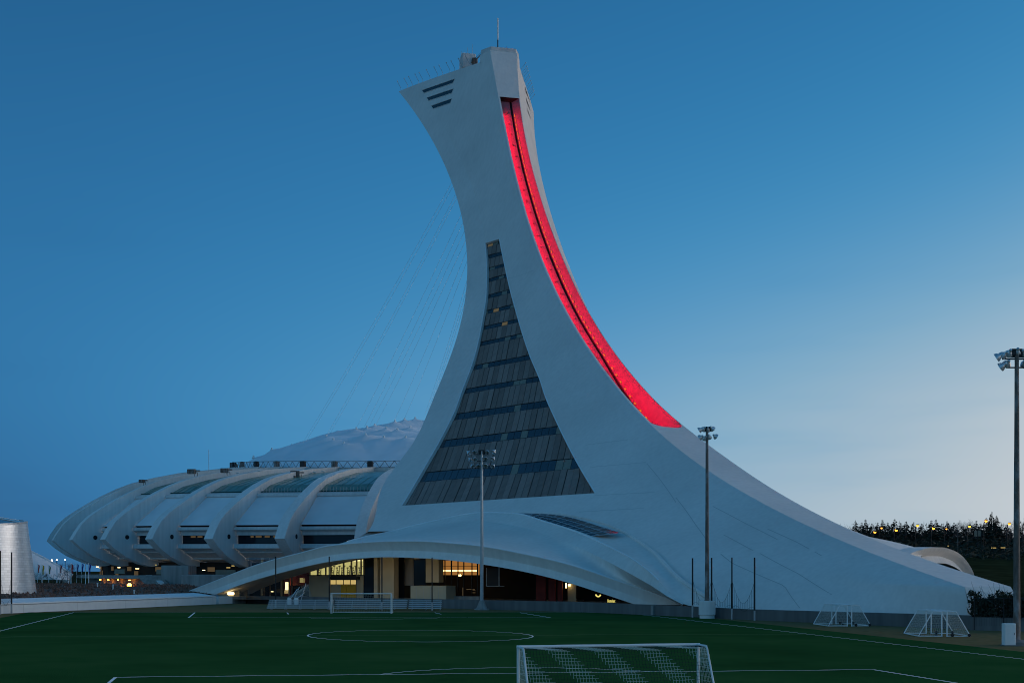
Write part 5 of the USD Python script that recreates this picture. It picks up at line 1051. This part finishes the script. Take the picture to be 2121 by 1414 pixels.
part('cabinet', bevel_box((0, 0, .85), (.85, .6, 1.65), .03), M['rib'], o, world=False); part('door', bevel_box((0, -.31, .85), (.76, .03, 1.5), .012), M['rib'], o, world=False); part('footing', box((0, 0, 0), (1.0, .75, .12)), M['wallgrey'], o, world=False); part('handle', box((.28, -.34, .9), (.03, .03, .16)), M['black'], o, world=False)
# net posts with sagging dark nets
posts = [(571, 1258.5, 1152), (682, 1262, 1152), (791, 1262.5, 1153), (895, 1263, 1154), (1434.5, 1272, 1155), (1474, 1276, 1154.5), (1516, 1280, 1154), (1563, 1284, 1154), (24, 1269.5, 1143), (0.5, 1271, 1140)]
wp_ = ['left of the bleachers', 'beside the left post of the far goal', 'behind the far goal crossbar', 'at the right end of the bleachers', 'left of the concrete drum', 'hard against the right side of the drum', 'second right of the drum', 'rightmost, nearest the small goals', 'in front of the silver cone', 'at the very left edge']
pp = []
for i, (x, yb, yt) in enumerate(posts):
    g = ground_at(x, yb); dd_ = {1434.5: 145.5, 1474: 143.4, 1516: 141.0, 1563: 138.4}.get(x)
    if dd_: g = at(x, yb, dd_)
    h = at(x, yt, g[1])[2] - g[2]; pp.append((g, h))
    o = thing('net_post', 'thin black net post with a pale sleeve, %s' % wp_[i], 'post', g, group='black net posts round the pitch')
    part('post', tube([[0, 0, 1.1], [0, 0, h]], .085, 8), M['black'], o, world=False); part('sleeve', tube([[0, 0, -.5], [0, 0, 1.1]], .11, 8), M['steel'], o, world=False)
def sag_net(a, b, lab):
    (g0, h0), (g1, h1) = pp[a], pp[b]; L = []
    tt_ = np.linspace(0, 1, 13); top = lambda t: g0 * (1 - t) + g1 * t + np.array([0, 0, (h0 * .52) - 1.3 * math.sin(math.pi * t) * 1.4 + abs(t - .5) ** 2 * 3])
    L.append([top(t) for t in tt_]); L.append([g0 * (1 - t) + g1 * t + np.array([0, 0, 1.2 + .3 * math.sin(9 * t)]) for t in tt_])
    for t in np.linspace(.04, .96, 12): L.append([top(t), g0 * (1 - t) + g1 * t + np.array([0, 0, 1.2])])
    o = thing('ball_stop_net', lab, 'net', (g0 + g1) / 2); part('net', cat_([tube(p, .016, 3, False) for p in L]), M['netdark'], o)
sag_net(4, 5, 'fine dark net sagging between the drum and the post left of it'); sag_net(5, 6, 'fine dark net sagging right of the concrete drum'); sag_net(6, 7, 'fine dark net hanging between the two rightmost black posts'); sag_net(8, 9, 'fine dark net at the left edge before the white wall')
# football goals: full-size goals of the pitch
def net_lines(P, nu, nv, r, diag=None):
    """threads over a grid function P(u, v) in [0, 1]"""
    T = []
    for i in range(nu + 1): T.append(tube([P(i / nu, v) for v in np.linspace(0, 1, 9)], r, 3, False))
    for j in range(nv + 1): T.append(tube([P(u, j / nv) for u in np.linspace(0, 1, 13)], r, 3, False))
    return cat_(T)
def net_bands(P, nu, nv, r, per, duty, slope):
    """the same threads, split into the pale diagonal bands and the dark rest"""
    A, B = [], []
    for i in range(nu + 1):
        for j in range(nv):
            (A if ((i + j * slope) / per) % 1 < duty else B).append(tube([P(i / nu, j / nv), P(i / nu, (j + 1) / nv)], r, 3, False))
    for j in range(nv + 1):
        for i in range(nu):
            (A if ((i + j * slope) / per) % 1 < duty else B).append(tube([P(i / nu, j / nv), P((i + 1) / nu, j / nv)], r, 3, False))
    return cat_(A), cat_(B)
def full_goal(label, centre, rz, near):
    o = thing('football_goal', label, 'goal', centre, rz); hw, hh, td, bd = 3.66, 2.44, .95 if near else 1.0, 2.2     # local: mouth faces +y, net towards -y
    for s in (-1, 1): part('post', tube([[s * hw, 0, 0], [s * hw, 0, hh]], .06, 10), M['white'], o, world=False)
    part('crossbar', tube([[-hw - .06, 0, hh], [hw + .06, 0, hh]], .06, 10), M['white'], o, world=False)
    for s in (-1, 1):
        part('stanchion', tube([[s * hw, -.03, hh], [s * hw, -td * .9, hh - .02], [s * hw, -td, hh - .08], [s * hw, -td - .12, hh - .3], [s * hw, -bd, .05]], .04, 8), M['white'], o, world=False)
        part('side_bar', tube([[s * hw, 0, .04], [s * hw, -bd, .04]], .04, 8), M['white'], o, world=False)
    part('back_bar', tube([[-hw, -bd, .04], [hw, -bd, .04]], .04, 8), M['white'], o, world=False)
    def Pb(u, v):
        x = -hw + 2 * hw * u; sg = .10 * math.sin(math.pi * u) * math.sin(math.pi * v)
        if v < .3: f = v / .3; return np.array([x, -td * f, hh - .04 - .10 * math.sin(math.pi * u) * f])
        f = (v - .3) / .7; return np.array([x, -td - (bd - td) * f + sg, (hh - .08) * (1 - f) + .04 - .10 * math.sin(math.pi * u) * (1 - f)])
    if near:
        a, b = net_bands(Pb, 60, 26, .0065, 15, .47, -.95); part('net', a, M['net'], o, world=False); part('net', b, M['netdark'], o, world=False, label='dark diagonal bands of the goal net')
    else: part('net', net_lines(Pb, 36, 16, .005), M['net'], o, world=False)
    for s in (-1, 1): part('side_net', net_lines(lambda u, v: np.array([s * hw, -u * (td + (bd - td) * v), hh * (1 - v) + .03]), 10, 14, .0065 if near else .005), M['net'], o, world=False)
    return o
gn = ground_at(1253.5, 1466.5); deg = math.degrees(FA)
nL, nR = at(1068.5, 1337, 50.6), at(1441, 1334, 50.6)
ng = fp(0, -hL - .05); lab = 'white goal with a pale and dark banded net, nearest the camera at the bottom'
full_goal(lab, ng, deg, True)
fgc = at(747.8, 1269.5, 1); g = ground_at(747.8, 1269.8)
full_goal('full-size white goal at the far end of the pitch, before the bleachers', g, 180, False)
# small training goals, pairs standing back to back
def small_goal(label, base, rz, group):
    o = thing('training_goal', label, 'goal', base, rz, group); W, h, td, bd = 5.0, 2.14, .75, 1.95     # local: mouth at x=0 facing -x, net towards +x, width along y
    for y in (0, W): part('post', tube([[0, y, 0], [0, y, h]], .06, 8), M['white'], o, world=False)
    part('crossbar', tube([[0, 0, h], [0, W, h]], .06, 8), M['white'], o, world=False); part('top_back_bar', tube([[td, 0, h], [td, W, h]], .035, 6), M['white'], o, world=False)
    for y in (0, W):
        part('side_frame', tube([[0, y, h], [td, y, h], [bd, y, .05]], .045, 6), M['white'], o, world=False); part('ground_bar', tube([[0, y, .05], [bd, y, .05]], .045, 6), M['white'], o, world=False)
        for x in (.42, bd - .12):
            w = lathe([(.0, -.05), (.12, -.05), (.14, -.03), (.14, .03), (.12, .05), (0, .05)], 12); v = w[0][:, [0, 2, 1]] + [x, y - .12, .14]; part('wheel', (v, w[1]), M['black'], o, world=False)
    part('back_bar', tube([[bd, 0, .05], [bd, W, .05]], .045, 6), M['white'], o, world=False)
    part('net', net_lines(lambda u, v: np.array([td + (bd - td) * v - .08 * math.sin(math.pi * v), W * u, h * (1 - v) + .05]), 34, 16, .004), M['net'], o, world=False)
    for y in (0, W): part('side_net', net_lines(lambda u, v: np.array([u * (td + (bd - td) * v), y, h * (1 - v) + .03]), 10, 14, .004), M['net'], o, world=False)
    return o
for (x, yb, far, nm) in (((1759.5, 1296.3, (1724, 1291.4), 'farther pair, by the grey wall')), ((1956, 1317.8, (1921, 1311.2), 'nearer pair, left of the grey cabinet'))):
    g0, g1 = ground_at(x, yb), ground_at(*far); dv = (g1 - g0)[:2]; rz = math.degrees(math.atan2(dv[1], dv[0])) - 90
    e = np.array([math.cos(math.radians(rz)), math.sin(math.radians(rz)), 0]) * .22
    a = small_goal('small white wheeled goal, right one of the %s' % nm, g0 + e, rz, 'small wheeled training goals')
    d = np.array([math.cos(math.radians(rz + 90)), math.sin(math.radians(rz + 90)), 0]) * 5.0
    small_goal('small white wheeled goal, left one of the %s' % nm, g0 - e + d, rz + 180, 'small wheeled training goals')
# bleachers
def bleacher(label, x0, x1, yb):
    a, b = ground_at(x0, yb), ground_at(x1, yb); d = (a[1] + b[1]) / 2; a, b = at(x0, yb, d), at(x1, yb, d); a[2] = gz(a[0]); L = b[0] - a[0]
    o = thing('bleacher', label, 'bleacher', a, group='aluminium bleachers behind the far goal')
    for i in range(5):
        z, y = .22 + .25 * i, .42 * i
        part('seat_plank', bevel_box((L / 2, y, z), (L, .26, .045), .012), M['alu'], o, world=False)
        part('seat_edge', box((L / 2, y - .135, z - .01), (L, .012, .09)), M['alu'], o, world=False)
        if i: part('foot_plank', bevel_box((L / 2, y - .24, z - .18), (L, .20, .035), .01), M['steel'], o, world=False)
    for x in np.arange(.4, L, 1.9):
        part('frame', bars([[[x, -.1, 0], [x, 1.9, 0]], [[x, 1.75, 0], [x, 1.75, 1.22]], [[x, .1, .1], [x, 1.75, 1.2]], [[x, .85, 0], [x, .85, .72]]], .03, 4), M['steel'], o, world=False)
    return o
bleacher('aluminium five-row bleacher, leftmost, with two white barrels behind', 553, 688, 1262); bleacher('aluminium five-row bleacher directly behind the far goal', 691, 842, 1262.5); bleacher('short aluminium five-row bleacher, rightmost of the three', 846, 914, 1262.8)
for i, x in enumerate((599.3, 613.8)):
    c = at(x, 1249, 172); c[2] = 0.05; o = thing('white_barrel', 'white plastic barrel behind the left bleacher, %s of the two' % ('left', 'right')[i], 'barrel', c, group='white barrels')
    part('barrel', lathe([(0, 0), (.27, 0), (.30, .05), (.30, .4), (.32, .45), (.30, .5), (.29, .85), (.25, .95), (0, .96)], 16), M['white'], o, smooth=40, world=False); part('lid', lathe([(.27, .96), (.27, 1.0), (0, 1.01)], 16), M['white'], o, world=False)
    UsdGeom.Xform(o).GetOrderedXformOps()[0].Set(Gf.Vec3d(float(c[0]), float(c[1]), .62))
o = thing('folded_goal', 'netted goal frame tipped up on its back behind the left bleacher', 'goal', at(620, 1248, 178))
d = 178; ap1, ap2 = at(633.5, 1208, d), at(616, 1219, d - 3)
part('frame', cat_([tube([at(622, 1247, d - 3), ap1], .05, 6), tube([at(603, 1237, d - 4), ap2], .05, 6), tube([at(607, 1245, d - 3), ap2 + [.3, 0, .3]], .05, 6), tube([at(616, 1238, d - 3), at(628, 1229, d - 2), at(631, 1226, d)], .05, 6)]), M['alu'], o)
NP = lambda u, v: (at(597, 1236, d + 1) * (1 - u) + at(645, 1233, d + 3) * u) * v + (ap2 * (1 - u) + ap1 * u + np.array([0, 2.0, -.2])) * (1 - v)
part('net', net_lines(NP, 18, 10, .014), M['net'], o)
part('back_frame', tube([NP(0, 1), NP(1, 1), NP(1, 0), NP(0, 0), NP(0, 1)], .05, 6), M['steel'], o)

c = at(268, 1211, 214); o = thing('site_floodlight', 'dazzling orange floodlight on a short post at the back of the planted mound', 'floodlight', (c[0], c[1], 1.6))
part('post', tube([[0, .25, 0], [0, .25, c[2] - 1.6]], .06, 6), M['black'], o, world=False); part('lamp', trimesh.primitives.Sphere(radius=.34, center=(0, 0, c[2] - 1.6), subdivisions=2).to_mesh(), M['recess'], o, world=False); part('hood', bevel_box((0, .1, c[2] - 1.6 + .4), (.8, .7, .1), .03), M['black'], o, world=False)
